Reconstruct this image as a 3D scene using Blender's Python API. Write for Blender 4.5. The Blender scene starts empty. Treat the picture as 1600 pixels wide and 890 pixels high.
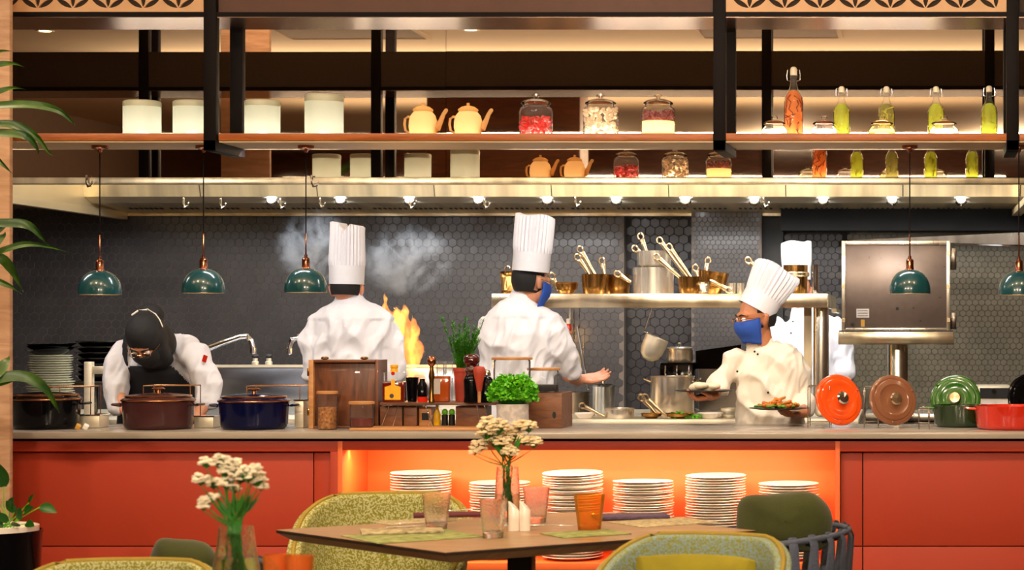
import bpy, bmesh, math, random
import numpy as np
from mathutils import Vector, Matrix, Euler, noise
random.seed(7)
SC = bpy.context.scene
COL = SC.collection
PI = math.pi
# ---------------------------------------------------------------- camera, world, exposure, lamps
F, VX, VY, EZ = 3200.0, 1406.0, 511.0, 1.42      # focal length (px), vanishing point (px), eye height (m)
cam_d = bpy.data.cameras.new('camera'); cam = bpy.data.objects.new('camera', cam_d); COL.objects.link(cam)
cam.location = (0, 0, EZ); cam.rotation_euler = (PI/2, 0, 0)
cam_d.sensor_width = 36; cam_d.lens = F/1600*36
cam_d.shift_x = (800-VX)/1600; cam_d.shift_y = (VY-445)/1600
cam_d.dof.use_dof = True; cam_d.dof.focus_distance = 9.9; cam_d.dof.aperture_fstop = 5.6
cam_d.clip_end = 60
SC.camera = cam
SC.view_settings.view_transform = 'Standard'; SC.view_settings.look = 'None'
SC.view_settings.exposure = 0.0; SC.view_settings.gamma = 1.0
w = bpy.data.worlds.new('world'); SC.world = w; w.use_nodes = True
w.node_tree.nodes['Background'].inputs[0].default_value = (0.9, 0.7, 0.5, 1)
w.node_tree.nodes['Background'].inputs[1].default_value = 0.05

def lamp(kind, name, loc, power, color=(1, 1, 1), size=0.1, size_y=None, target=None, spot=None, blend=0.5):
    d = bpy.data.lights.new(name, kind); d.energy = power; d.color = color
    if kind == 'AREA':
        d.size = size
        if size_y: d.shape = 'RECTANGLE'; d.size_y = size_y
    else:
        d.shadow_soft_size = size
    if kind == 'SPOT': d.spot_size = spot or 1.6; d.spot_blend = blend
    o = bpy.data.objects.new(name, d); COL.objects.link(o); o.location = loc
    if target is not None:
        o.rotation_euler = (Vector(target)-Vector(loc)).to_track_quat('-Z', 'Y').to_euler()
    return o
WARM, NEUT, COOL = (1.0, 0.74, 0.47), (1.0, 0.9, 0.78), (0.90, 0.95, 1.0)
# dining room ceiling downlights (in front of the counter), then two added fill rows
for lx in (-4.9, -3.7, -2.5, -1.3, -0.1, 1.1):
    lamp('SPOT', 'dining_light', (lx, 7.3, 3.27), 60, WARM, 0.06, target=(lx, 8.9, 0.6), spot=1.9, blend=0.8)
for lx in (-3.2, -2.0, -0.8, 0.4):
    lamp('SPOT', 'dining_light', (lx, 5.6, 3.27), 88, WARM, 0.08, target=(lx, 6.4, 0.7), spot=1.8, blend=0.8)  # row added to brighten the foreground tables
for lx in (-3.6, -1.2, 1.0):
    lamp('AREA', 'dining_light', (lx, 0.9, 3.27), 150, (1, 0.8, 0.58), 0.5, 0.15, (lx*.9, 9.0, 1.9))  # unseen fill added for the rack front and shelf pieces
for lx in (-5.0, -2.6, -0.2):
    lamp('SPOT', 'front_wall_fill', (lx, 0.6, 3.2), 26, WARM, 0.06, target=(lx, -1.2, 1.9), spot=2.2, blend=0.8)  # added fill for the wall seen in the mirror, no fixture there
# added upward area lights without fixtures, to brighten the mirrored ceiling
lamp('AREA', 'ceiling_fill_light', (-1.6, 9.3, 3.0), 40, (1, .86, .70), 5.4, 0.2, (-1.6, 9.3, 4.0))
lamp('AREA', 'ceiling_fill_light', (-1.8, 7.3, 2.74), 78, (1, .86, .68), 7.0, 0.12, (-1.8, 7.5, 4.0))
lamp('AREA', 'ceiling_fill_light', (-2.2, 4.4, 2.6), 60, (1, .8, .58), 6.0, 0.1, (-2.2, 5.2, 4.0))
# unseen area lights under the shelf, lighting the cooks from the front
for lx in (-4.3, -2.9, -1.5, -0.1):
    lamp('AREA', 'cook_front_light', (lx, 9.4, 2.2), 9, (1, .97, .94), 0.6, 0.1, (lx, 10.5, 0.9))
# area lights in the hood roof; rear row added to brighten canopy and tiles
for lx, q in ((-4.6, .8), (-3.4, 1), (-2.2, 1.1), (-1.0, 1.15), (0.2, 1.2)):
    lamp('AREA', 'hood_area_light', (lx, 11.1, 2.9), 27*q, COOL, 0.8, 0.5, (lx, 11.6, 0.0))
for lx, q in ((-4.6, 16), (-3.4, 24), (-2.2, 32), (-1.0, 36), (0.2, 36)):
    lamp('AREA', 'hood_area_light', (lx, 11.9, 2.9), q, NEUT, 0.8, 0.3, (lx, 13.6, 2.35))

# ---------------------------------------------------------------- helpers
def X(px, Z): return (px-VX)*Z/F
def H(py, Z): return EZ+(VY-py)*Z/F
def P(px, py, Z): return Vector((X(px, Z), Z, H(py, Z)))
def S(px, Z): return px*Z/F
def C(r, g, b):
    f = lambda c: (c/255/12.92) if c/255 <= 0.04045 else ((c/255+0.055)/1.055)**2.4
    return (f(r), f(g), f(b), 1)

def nt(name):
    m = bpy.data.materials.new(name); m.use_nodes = True
    n = m.node_tree; n.nodes.clear()
    o = n.nodes.new('ShaderNodeOutputMaterial')
    return m, n, o
def mat(name, col, rough=0.5, metal=0.0, var=0.12, scale=12.0, bump=0.0, stretch=(1, 1, 1), col2=None, coat=0.0, trans=0.0,
        emit=None, estr=0.0, sheen=0.0, bscale=None, sss=0.0, detail=3.0, contrast=None, rvar=0.0):
    m, n, o = nt(name)
    b = n.nodes.new('ShaderNodeBsdfPrincipled'); n.links.new(b.outputs[0], o.inputs[0])
    tc = n.nodes.new('ShaderNodeTexCoord'); mp = n.nodes.new('ShaderNodeMapping'); mp.inputs['Scale'].default_value = stretch
    n.links.new(tc.outputs['Object'], mp.inputs[0])
    nz = n.nodes.new('ShaderNodeTexNoise'); nz.inputs['Scale'].default_value = scale; nz.inputs['Detail'].default_value = detail
    n.links.new(mp.outputs[0], nz.inputs['Vector'])
    rp = n.nodes.new('ShaderNodeValToRGB'); lo, hi = contrast or (0.3, 0.7)
    rp.color_ramp.elements[0].position = lo; rp.color_ramp.elements[1].position = hi
    c2 = col2 or tuple(min(1, c*(1+var)) for c in col[:3])+(1,)
    c1 = col if col2 else tuple(c*(1-var) for c in col[:3])+(1,)
    rp.color_ramp.elements[0].color = c1; rp.color_ramp.elements[1].color = c2
    n.links.new(nz.outputs[0], rp.inputs[0]); n.links.new(rp.outputs[0], b.inputs['Base Color'])
    b.inputs['Roughness'].default_value = rough; b.inputs['Metallic'].default_value = metal
    if rvar:
        mr = n.nodes.new('ShaderNodeMapRange'); mr.inputs[3].default_value = rough-rvar; mr.inputs[4].default_value = rough+rvar
        n.links.new(nz.outputs[0], mr.inputs[0]); n.links.new(mr.outputs[0], b.inputs['Roughness'])
    b.inputs['Coat Weight'].default_value = coat; b.inputs['Coat Roughness'].default_value = 0.08
    b.inputs['Transmission Weight'].default_value = trans
    if sheen: b.inputs['Sheen Weight'].default_value = sheen
    if sss: b.inputs['Subsurface Weight'].default_value = sss; b.inputs['Subsurface Scale'].default_value = 0.02
    if emit: b.inputs['Emission Color'].default_value = emit; b.inputs['Emission Strength'].default_value = estr
    if bump:
        bp = n.nodes.new('ShaderNodeBump'); bp.inputs['Strength'].default_value = bump; bp.inputs['Distance'].default_value = 0.01
        if bscale:
            nz2 = n.nodes.new('ShaderNodeTexNoise'); nz2.inputs['Scale'].default_value = bscale; nz2.inputs['Detail'].default_value = 4
            n.links.new(mp.outputs[0], nz2.inputs['Vector']); n.links.new(nz2.outputs[0], bp.inputs['Height'])
        else: n.links.new(nz.outputs[0], bp.inputs['Height'])
        n.links.new(bp.outputs[0], b.inputs['Normal'])
    return m
def thin_glass(name, tint=(0.97, 0.98, 0.98, 1), refl=0.16, rough=0.03, dif=0.0):
    m, n, o = nt(name)
    t = n.nodes.new('ShaderNodeBsdfTransparent'); t.inputs[0].default_value = tint
    g = n.nodes.new('ShaderNodeBsdfGlossy'); g.inputs['Roughness'].default_value = rough
    fr = n.nodes.new('ShaderNodeLayerWeight'); fr.inputs[0].default_value = refl
    nz = n.nodes.new('ShaderNodeTexNoise'); nz.inputs['Scale'].default_value = 25
    ad = n.nodes.new('ShaderNodeMath'); ad.operation = 'MULTIPLY_ADD'; ad.inputs[1].default_value = 0.04; ad.inputs[2].default_value = 0.0
    n.links.new(nz.outputs[0], ad.inputs[0])
    a2 = n.nodes.new('ShaderNodeMath'); a2.operation = 'ADD'; a2.use_clamp = True
    n.links.new(fr.outputs['Fresnel'], a2.inputs[0]); n.links.new(ad.outputs[0], a2.inputs[1])
    mx = n.nodes.new('ShaderNodeMixShader'); n.links.new(a2.outputs[0], mx.inputs[0]); n.links.new(t.outputs[0], mx.inputs[1]); n.links.new(g.outputs[0], mx.inputs[2])
    last = mx
    if dif:
        d = n.nodes.new('ShaderNodeBsdfTranslucent'); d.inputs[0].default_value = tint
        d2 = n.nodes.new('ShaderNodeBsdfDiffuse'); d2.inputs[0].default_value = tint
        m1 = n.nodes.new('ShaderNodeMixShader'); m1.inputs[0].default_value = 0.35; n.links.new(d.outputs[0], m1.inputs[1]); n.links.new(d2.outputs[0], m1.inputs[2])
        m2 = n.nodes.new('ShaderNodeMixShader'); m2.inputs[0].default_value = dif; n.links.new(mx.outputs[0], m2.inputs[1]); n.links.new(m1.outputs[0], m2.inputs[2]); last = m2
    n.links.new(last.outputs[0], o.inputs[0])
    return m
def emis(name, col, s):
    m, n, o = nt(name); e = n.nodes.new('ShaderNodeEmission'); e.inputs[0].default_value = col; e.inputs[1].default_value = s
    n.links.new(e.outputs[0], o.inputs[0]); return m
def wood(name, c1, c2, rough=0.45, scale=6, stretch=(1, 8, 8), coat=0.0, bump=0.05):
    m, n, o = nt(name)
    b = n.nodes.new('ShaderNodeBsdfPrincipled'); n.links.new(b.outputs[0], o.inputs[0])
    tc = n.nodes.new('ShaderNodeTexCoord'); mp = n.nodes.new('ShaderNodeMapping'); mp.inputs['Scale'].default_value = stretch
    n.links.new(tc.outputs['Object'], mp.inputs[0])
    nz = n.nodes.new('ShaderNodeTexNoise'); nz.inputs['Scale'].default_value = scale; nz.inputs['Detail'].default_value = 6; nz.inputs['Distortion'].default_value = 1.2
    n.links.new(mp.outputs[0], nz.inputs['Vector'])
    rp = n.nodes.new('ShaderNodeValToRGB'); rp.color_ramp.elements[0].position = 0.3; rp.color_ramp.elements[1].position = 0.72
    rp.color_ramp.elements[0].color = c1; rp.color_ramp.elements[1].color = c2
    n.links.new(nz.outputs[0], rp.inputs[0]); n.links.new(rp.outputs[0], b.inputs['Base Color'])
    bp = n.nodes.new('ShaderNodeBump'); bp.inputs['Strength'].default_value = bump; bp.inputs['Distance'].default_value = 0.01
    n.links.new(nz.outputs[0], bp.inputs['Height']); n.links.new(bp.outputs[0], b.inputs['Normal'])
    b.inputs['Roughness'].default_value = rough; b.inputs['Coat Weight'].default_value = coat
    return m

class MB:
    def __init__(s): s.v = []; s.f = []
    def add(s, vs, fs):
        k = len(s.v); s.v += [tuple(v) for v in vs]; s.f += [tuple(i+k for i in f) for f in fs]; return s
    def box(s, c, d, rot=None):
        x, y, z = d[0]/2, d[1]/2, d[2]/2
        vs = [Vector((i, j, k)) for i in (-x, x) for j in (-y, y) for k in (-z, z)]
        if rot is not None:
            R = Euler(rot).to_matrix(); vs = [R @ v for v in vs]
        vs = [v+Vector(c) for v in vs]
        return s.add(vs, [(0, 1, 3, 2), (4, 6, 7, 5), (0, 4, 5, 1), (2, 3, 7, 6), (0, 2, 6, 4), (1, 5, 7, 3)])
    def bx(s, x0, x1, y0, y1, z0, z1):
        return s.box(((x0+x1)/2, (y0+y1)/2, (z0+z1)/2), (abs(x1-x0), abs(y1-y0), abs(z1-z0)))
    def lathe(s, prof, seg=24, c=(0, 0, 0), M=None, mod=None, sx=1.0, sy=1.0):
        vs = []; fs = []; n = len(prof)
        for k in range(seg):
            a = 2*PI*k/seg
            for (r, z) in prof:
                rr = r*(mod(a, z) if mod else 1)
                v = Vector((rr*math.cos(a)*sx, rr*math.sin(a)*sy, z))
                if M is not None: v = M @ v
                vs.append(v+Vector(c))
        for k in range(seg):
            k2 = (k+1) % seg
            for i in range(n-1):
                a, b, d, e = k*n+i, k2*n+i, k2*n+i+1, k*n+i+1
                if prof[i][0] < 1e-6 and prof[i+1][0] < 1e-6: continue
                fs.append((a, b, d, e))
        return s.add(vs, fs)
    def tube(s, pts, r, seg=8, ref=None, cap=True):
        pts = [Vector(p) for p in pts]; n = len(pts)
        if not hasattr(r, '__len__'): r = [r]*n
        r = [(q, q) if not hasattr(q, '__len__') else q for q in r]
        P2 = list(zip(pts, r))
        rings = []
        for i, (p, q) in enumerate(P2):
            t = (pts[min(i+1, n-1)]-pts[max(i-1, 0)])
            t = t.normalized() if t.length > 1e-9 else Vector((0, 0, 1))
            if ref is not None: u = Vector(ref)
            else: u = Vector((1, 0, 0)) if abs(t.x) < 0.8 else Vector((0, 1, 0))
            a = (u-t*u.dot(t)).normalized(); b = t.cross(a)
            rings.append((p, a, b, q, t))
        if cap:
            out = []
            p, a, b, q, t = rings[0]; m = min(q)
            for k in (0.25, 0.6, 0.87): out.append((p-t*m*math.sqrt(1-k*k), a, b, (q[0]*k, q[1]*k), t))
            out += rings
            p, a, b, q, t = rings[-1]; m = min(q)
            for k in (0.87, 0.6, 0.25): out.append((p+t*m*math.sqrt(1-k*k), a, b, (q[0]*k, q[1]*k), t))
            rings = out
        vs = []; fs = []
        for (p, a, b, q, t) in rings:
            for k in range(seg):
                an = 2*PI*k/seg
                vs.append(p+a*q[0]*math.cos(an)+b*q[1]*math.sin(an))
        for i in range(len(rings)-1):
            for k in range(seg):
                k2 = (k+1) % seg
                fs.append((i*seg+k, i*seg+k2, (i+1)*seg+k2, (i+1)*seg+k))
        fs.append(tuple(range(seg))[::-1]); L = (len(rings)-1)*seg; fs.append(tuple(L+k for k in range(seg)))
        return s.add(vs, fs)
    def ball(s, c, r, seg=16, M=None):
        if not hasattr(r, '__len__'): r = (r, r, r)
        h = seg//2; prof = [(math.sin(PI*i/h), -math.cos(PI*i/h)) for i in range(h+1)]
        prof[0] = (1e-4, -1); prof[-1] = (1e-4, 1)
        D = Matrix.Diagonal(Vector(r))
        return s.lathe(prof, seg, c, (M @ D) if M is not None else D)
    def mesh(s, name='m'):
        me = bpy.data.meshes.new(name); me.from_pydata(s.v, [], s.f); me.validate(); me.update(); return me
    def build(s, name, m=None, parent=None, smooth=True, bev=0.0, off=None, segs=2, sub=0):
        if off is not None:
            ox, oy, oz = off; s.v = [(a-ox, b-oy, c-oz) for a, b, c in s.v]
        me = s.mesh(name)
        bm = bmesh.new(); bm.from_mesh(me); bmesh.ops.remove_doubles(bm, verts=bm.verts, dist=1e-5)
        bmesh.ops.recalc_face_normals(bm, faces=bm.faces)
        if bev > 0:
            es = [e for e in bm.edges if len(e.link_faces) == 2 and e.calc_face_angle(0) > 0.6]
            bmesh.ops.bevel(bm, geom=es, offset=bev, segments=segs, affect='EDGES', profile=0.5, clamp_overlap=True)
        bm.to_mesh(me); bm.free()
        if smooth:
            me.polygons.foreach_set('use_smooth', [True]*len(me.polygons))
            try: me.set_sharp_from_angle(angle=0.7)
            except Exception: pass
        return link(name, me, m, parent, sub)
def link(name, me, m=None, parent=None, sub=0):
    me.materials.clear()
    if m is not None: me.materials.append(m)
    o = bpy.data.objects.new(name, me); COL.objects.link(o)
    if parent is not None: o.parent = parent
    if sub:
        q = o.modifiers.new('s', 'SUBSURF'); q.levels = sub; q.render_levels = sub
    return o
def tag(o, label, cat, group=None, kind=None):
    o['label'] = label; o['category'] = cat
    if group: o['group'] = group
    if kind: o['kind'] = kind
    return o
def thing(name, label, cat, loc=(0, 0, 0), rz=0.0, group=None):
    o = bpy.data.objects.new(name, None); COL.objects.link(o); o.location = loc; o.rotation_euler = (0, 0, rz); o.empty_display_size = 0.05
    return tag(o, label, cat, group)
def struct(name, mb, m, parent=None, **k):
    o = mb.build(name, m, parent, **k)
    if parent is None: o['kind'] = 'structure'
    return o
def dup(o, loc=None, rz=None, label=None, parent=None, rot=None):
    c = o.copy(); COL.objects.link(c)
    if parent is not None: c.parent = parent
    if loc is not None: c.location = loc
    if rz is not None: c.rotation_euler = (0, 0, rz)
    if rot is not None: c.rotation_euler = rot
    if label: c['label'] = label
    for ch in list(o.children): dup(ch, parent=c)
    return c
def remesh(mb, vox, smooth_it=4, disp=None):
    """fuse the overlapping shapes of mb into one continuous surface"""
    me = mb.mesh('tmp'); bm = bmesh.new(); bm.from_mesh(me); bmesh.ops.recalc_face_normals(bm, faces=bm.faces); bm.to_mesh(me); bm.free()
    o = bpy.data.objects.new('tmp', me); COL.objects.link(o)
    q = o.modifiers.new('r', 'REMESH'); q.mode = 'VOXEL'; q.voxel_size = vox
    if smooth_it:
        q = o.modifiers.new('s', 'SMOOTH'); q.iterations = smooth_it; q.factor = 0.5
    dg = bpy.context.evaluated_depsgraph_get(); dg.update()
    out = bpy.data.meshes.new_from_object(o.evaluated_get(dg))
    bpy.data.objects.remove(o)
    if disp:
        n = len(out.vertices); co = np.empty(n*3); no = np.empty(n*3)
        out.vertices.foreach_get('co', co); out.vertices.foreach_get('normal', no)
        co = co.reshape(-1, 3); no = no.reshape(-1, 3)
        d = np.array([disp(Vector(c), Vector(nn)) for c, nn in zip(co, no)])
        co = co+no*d[:, None]; out.vertices.foreach_set('co', co.ravel()); out.update()
    out.polygons.foreach_set('use_smooth', [True]*len(out.polygons))
    return out
# ---------------------------------------------------------------- materials
M = {}
M['black_metal'] = mat('black_metal', C(20, 14, 15), 0.55, 0.0, var=0.1, scale=3)
[q for q in M['black_metal'].node_tree.nodes if q.type == 'BSDF_PRINCIPLED'][0].inputs['IOR'].default_value = 1.2
M['beam_under'] = mat('beam_under', C(150, 125, 110), 0.22, 0.85, var=0.1, scale=2)
M['board'] = wood('board', C(150, 78, 30), C(185, 104, 46), 0.4, 5, (1, 8, 8))
M['under_panel'] = wood('under_panel', C(190, 165, 125), C(212, 188, 150), 0.5, 5, (1, 8, 8))
M['cream'] = mat('cream', C(214, 168, 122), 0.5, var=0.05)
M['fascia'] = mat('fascia', C(88, 56, 42), 0.6, var=0.08)
M['dark_brown'] = mat('dark_brown', C(60, 46, 34), 0.85, var=0.12, scale=60)
M['black'] = mat('black', C(14, 13, 13), 0.6, var=0.1)
M['ceiling'] = mat('ceiling', C(226, 206, 176), 0.8, var=0.03, scale=2)
M['vent'] = mat('vent', C(150, 130, 105), 0.7, var=0.05)
M['mirror'] = mat('mirror', C(215, 198, 178), 0.015, 1.0, var=0.02, scale=0.7)
M['steel'] = mat('steel', C(212, 205, 190), 0.27, 1.0, var=0.10, scale=3, stretch=(4, 0.6, 0.4), rvar=0.08)
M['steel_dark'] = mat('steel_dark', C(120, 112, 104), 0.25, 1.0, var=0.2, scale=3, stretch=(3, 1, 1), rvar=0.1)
M['hood_steel'] = mat('hood_steel', C(232, 214, 176), 0.36, 0.75, var=0.26, scale=2.6, stretch=(4, 0.3, 0.2), rvar=0.1)  # colour streaks stand in for the streaky reflections on the hood
M['steel_soft'] = mat('steel_soft', C(226, 216, 192), 0.42, 0.6, var=0.06, scale=8, stretch=(1, 1, 6))
M['chrome'] = mat('chrome', C(225, 225, 228), 0.08, 1.0, var=0.03)
M['brass'] = mat('brass', C(158, 116, 62), 0.24, 1.0, var=0.18, scale=14, rvar=0.08)
M['brass_pale'] = mat('brass_pale', C(200, 176, 140), 0.24, .95, var=0.1, scale=10)
M['copper'] = mat('copper', C(176, 112, 84), 0.18, 1.0, var=0.06)
M['tile'] = mat('tile', C(56, 54, 56), 0.36, 0.0, var=0.16, scale=5, coat=0.15)
M['tile_dark'] = mat('tile_dark', C(40, 39, 42), 0.3, 0.0, var=0.16, scale=5)
M['tile_warm'] = mat('tile_warm', C(92, 86, 72), 0.34, 0.1, var=0.18, scale=9)
M['grout'] = mat('grout', C(98, 88, 80), 0.8, var=0.1)
M['grout_dark'] = mat('grout_dark', C(30, 27, 26), 0.8, var=0.1)
M['grout_warm'] = mat('grout_warm', C(56, 50, 42), 0.8, var=0.1)
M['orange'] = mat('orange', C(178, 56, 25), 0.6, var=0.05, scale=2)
M['orange_niche_lit'] = mat('orange_niche_lit', C(240, 112, 46), 0.55, var=0.04, scale=2)  # lighter copy of the counter orange, niche light put into the colour
M['worktop'] = mat('worktop', C(168, 158, 146), 0.22, var=0.18, scale=5, stretch=(0.4, 3, 3), detail=6)
M['pillar'] = wood('pillar', C(176, 134, 102), C(214, 172, 138), 0.55, 3.0, (1.2, 1, 7))
M['floor'] = wood('floor', C(70, 52, 40), C(96, 74, 58), 0.4, 3, (1, 6, 1))
M['teal'] = mat('teal', C(14, 72, 80), 0.24, var=0.06, coat=0.6)
M['white_in'] = mat('white_in', C(240, 232, 215), 0.5, var=0.02)
M['glass'] = thin_glass('glass', refl=.09, dif=.05)
M['glass_warm'] = thin_glass('glass_warm', (0.98, 0.94, 0.88, 1), 0.2)
M['wallpaint'] = mat('wallpaint', C(110, 84, 62), 0.7, var=0.06)
M['woodwall'] = wood('woodwall', C(96, 52, 26), C(130, 72, 38), 0.5, 4, (1, 1, 6))

# ---------------------------------------------------------------- the setting
struct('floor', MB().bx(-7.5, 3.2, -1.2, 14.6, -0.05, 0), M['floor'], smooth=False)
struct('ceiling', MB().bx(-7.5, 3.2, -1.2, 10.72, 3.3, 3.36), M['ceiling'], smooth=False)
struct('kitchen_ceiling', MB().bx(-7.5, 3.2, 10.78, 14.6, 2.98, 3.04), M['black'], smooth=False)
struct('wall_left', MB().bx(-7.55, -7.5, -1.2, 14.6, 0, 3.3), M['wallpaint'], smooth=False)
struct('wall_right', MB().bx(3.2, 3.25, -1.2, 14.6, 0, 3.3), M['wallpaint'], smooth=False)
struct('wall_front', MB().bx(-7.5, 3.2, -1.25, -1.2, 0, 3.3), M['woodwall'], smooth=False)
WB = 14.05
def hexes(x0, x1, z0, z1, y, pitch, h=0.008, gap=0.93):
    """list of (cx, cz) of pointy-top hexagons covering a rectangle"""
    out = []; rp = pitch*0.866; j = 0; z = z0+rp*0.6
    while z < z1-rp*0.5:
        x = x0+pitch*(0.55 if j % 2 == 0 else 1.05)
        while x < x1-pitch*0.5:
            out.append((x, z)); x += pitch
        z += rp; j += 1
    return out
def hex_mb(mb, cx, y, cz, pitch, h):
    R = pitch*0.97/math.sqrt(3)
    a = [(cx+R*math.sin(k*PI/3), y, cz+R*math.cos(k*PI/3)) for k in range(6)]
    b = [(cx+R*0.97*math.sin(k*PI/3), y-h*0.6, cz+R*0.97*math.cos(k*PI/3)) for k in range(6)]
    c = [(cx+R*0.93*math.sin(k*PI/3), y-h, cz+R*0.93*math.cos(k*PI/3)) for k in range(6)]
    fs = [(k, (k+1) % 6, 6+(k+1) % 6, 6+k) for k in range(6)]+[(6+k, 6+(k+1) % 6, 12+(k+1) % 6, 12+k) for k in range(6)]+[tuple(range(12, 18))]
    mb.add(a+b+c, fs)
x975, x1082, x1192, x1224 = X(975, WB), X(1082, WB), X(1192, WB), X(1224, WB)
wall = struct('wall_back', MB().bx(-7.5, x975, WB, WB+0.5, 0, 2.98), M['grout'], smooth=False)
P0 = 0.0585
cells = hexes(-6.2, x975, 0.45, 2.24, WB, P0)
ix0, ix1, iz0, iz1 = X(598, WB), X(930, WB), H(560, WB), H(344, WB)
near = sorted(cells, key=lambda c: (abs(c[0]-(ix0+ix1)/2)/(ix1-ix0)+0.0*c[1], 0) if iz0 < c[1] < iz1 else (9, abs(c[0])))[:300]
ns = set(near)
hm = MB(); hex_mb(hm, 0, 0, 0, P0, 0.0035); hme = hm.mesh('tile'); hme.materials.append(M['tile'])
for (cx, cz) in near:
    o = bpy.data.objects.new('tile', hme); COL.objects.link(o); o.parent = wall; o.location = (cx, WB, cz)
    o.rotation_euler = (random.uniform(-.012, .012), 0, random.uniform(-.012, .012))
rest = MB()
for (cx, cz) in cells:
    if (cx, cz) not in ns: hex_mb(rest, cx, WB, cz, P0, 0.0035)
o = rest.build('tiles', M['tile'], wall, smooth=False); o['kind'] = 'stuff'
def tiled_wall(name, x0, x1, y, pitch, mt, mg, z0=0.45, z1=2.3, ztop=2.98):
    wv = struct(name, MB().bx(x0, x1, y, WB+0.5, 0, ztop), mg, smooth=False)
    mb = MB()
    for (cx, cz) in hexes(x0, x1, z0, z1, y, pitch): hex_mb(mb, cx, y, cz, pitch, pitch*0.07)
    o = mb.build('tiles', mt, wv, smooth=False); o['kind'] = 'stuff'
    return wv
tiled_wall('wall_back_recess', x975, x1082, WB+0.1, 0.066, M['tile_dark'], M['grout_dark'])
tiled_wall('pillar_tiled', x1082+0.005, x1192, WB-0.12, 0.036, M['tile'], M['grout'])
struct('trim_1', MB().bx(x1192, x1224, WB-0.02, WB+0.5, 0, 2.98), M['black'], smooth=False)
x1322 = X(1322, WB)
tiled_wall('wall_back_corner', x1224+0.004, x1322, WB, 0.05, M['tile_dark'], M['grout_dark'])
tiled_wall('wall_back_right', x1322+0.004, 3.2, WB, 0.043, M['tile_warm'], M['grout_warm'])
# wood clad pillar on the left
px20 = X(20.5, 8.92)
struct('pillar', MB().bx(px20-0.30, px20, 8.885, 8.92, 0, 3.3), M['pillar'], bev=0.004)

# ---------------------------------------------------------------- mirror over the hood
def mirror(x0, x1, label, yaw, z0=2.2035, z1=3.28, dz=0.0):
    nx, nz = 24, 24; vs = []; fs = []
    for i in range(nx+1):
        for j in range(nz+1):
            x = x0+(x1-x0)*i/nx; z = z0+(z1-z0)*j/nz
            t = z-2.25
            y = 10.7-yaw*(x+2.5)-(0.0034+dz)*t+0.0097*t*t/2
            y += 0.0005*math.sin(x*2.1+z*1.3)*math.sin(x*0.7)
            vs.append((x, y, z))
    for i in range(nx):
        for j in range(nz):
            a = i*(nz+1)+j; fs.append((a, a+nz+1, a+nz+2, a+1))
    k = len(vs); vs2 = [(x, 10.79, z) for (x, y, z) in vs[:1]+[vs[nx*(nz+1)]]+[vs[-1]]+[vs[nz]]]
    mb = MB().add(vs, fs); mb.bx(x0, x1, 10.76, 10.785, z0, z1)
    o = mb.build('mirror_panel', M['mirror']); return tag(o, label, 'mirror', None)
mirror(-7.3, X(697, 10.7)-0.001, 'long bronze mirror panel above the hood behind the frosted canisters', 0.0053)
mirror(X(697, 10.7)+0.001, 3.1, 'bronze mirror panel above the hood behind the teapots, jars and bottles', 0.0055, dz=0.0003)
# things only the mirror shows of the dining room
tag(MB().bx(-3.8, -2.6, 4.8, 5.2, 2.35, 3.3).build('bulkhead', M['woodwall'], bev=0.005), 'orange-brown wooden box bulkhead mirrored behind the teapots', 'bulkhead', kind='structure')
for (vx, vy, lab) in ((-3.5, 8.5, 'square ceiling air vent mirrored above the tallest frosted canister'), (-0.85, 8.5, 'square ceiling air vent mirrored above the tall orange bottle')):
    t = thing('ceiling_vent', lab, 'vent', (vx, vy, 3.3))
    MB().bx(-.46, .46, -.3, -.27, -.012, 0).bx(-.46, .46, .27, .3, -.012, 0).bx(-.46, -.43, -.27, .27, -.012, 0).bx(.43, .46, -.27, .27, -.012, 0).build('frame', M['ceiling'], t)
    MB().bx(-.43, .43, -.27, .27, -.006, 0.0).build('grille', M['vent'], t)
for (vx, lab) in ((-5.4, 'small round ceiling downlight mirrored at the far left above the dark band'), (-2.72, 'small round ceiling downlight mirrored above the second teapot')):
    t = thing('downlight', lab, 'downlight', (vx, 8.55, 3.3))
    MB().lathe([(0.035, -0.001), (0.052, -0.006), (0.055, 0.0)], 20).build('rim', M['white_in'], t)
    MB().lathe([(0.0001, -0.004), (0.036, -0.004), (0.036, -0.001)], 20).build('lens', emis('lamp_lens', (1, 0.82, 0.5, 1), 9), t)

# ---------------------------------------------------------------- hanging shelf rack
ZF, ZB = 9.1, 9.49
rack = thing('hanging_rack', 'long black metal ceiling rack with a wooden shelf over the counter', 'rack', (X(750, ZF), 9.3, 2.25))
RO = rack.location
def rb(mb, name, m, bev=0.0, par=None): return mb.build(name, m, par or rack, off=RO, bev=bev)
xf = [X(328, ZF)]; zt = 3.3
posts_f = [(-4.49, 'post')]+[(X(p, ZF), 'post') for p in (327.5, 1124, 1582.5)]
for x, nme in posts_f: rb(MB().bx(x-.0275, x+.0275, ZF, ZF+.05, H(235, ZF), zt), 'post', M['black_metal'], 0.002)
for x in (-4.42, X(374, ZB), X(1141, ZB), X(1577, ZB)): rb(MB().bx(x-.0285, x+.0285, ZB-.05, ZB, H(236, ZB), zt), 'post', M['black_metal'], 0.002)
for xa, xb_ in ((X(327.5, ZF), X(374, ZB)), (X(1124, ZF), X(1141, ZB)), (X(1582, ZF), X(1577, ZB))):
    mb = MB(); z = H(235, ZF)
    mb.add([(xa-.0275, ZF, z), (xa+.0275, ZF, z), (xb_+.0275, ZB, z), (xb_-.0275, ZB, z), (xa-.0275, ZF, z+.045), (xa+.0275, ZF, z+.045), (xb_+.0275, ZB, z+.045), (xb_-.0275, ZB, z+.045)],
           [(0, 1, 2, 3), (4, 7, 6, 5), (0, 4, 5, 1), (1, 5, 6, 2), (2, 6, 7, 3), (3, 7, 4, 0)])
    rb(mb, 'bracket', M['black_metal'])
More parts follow.
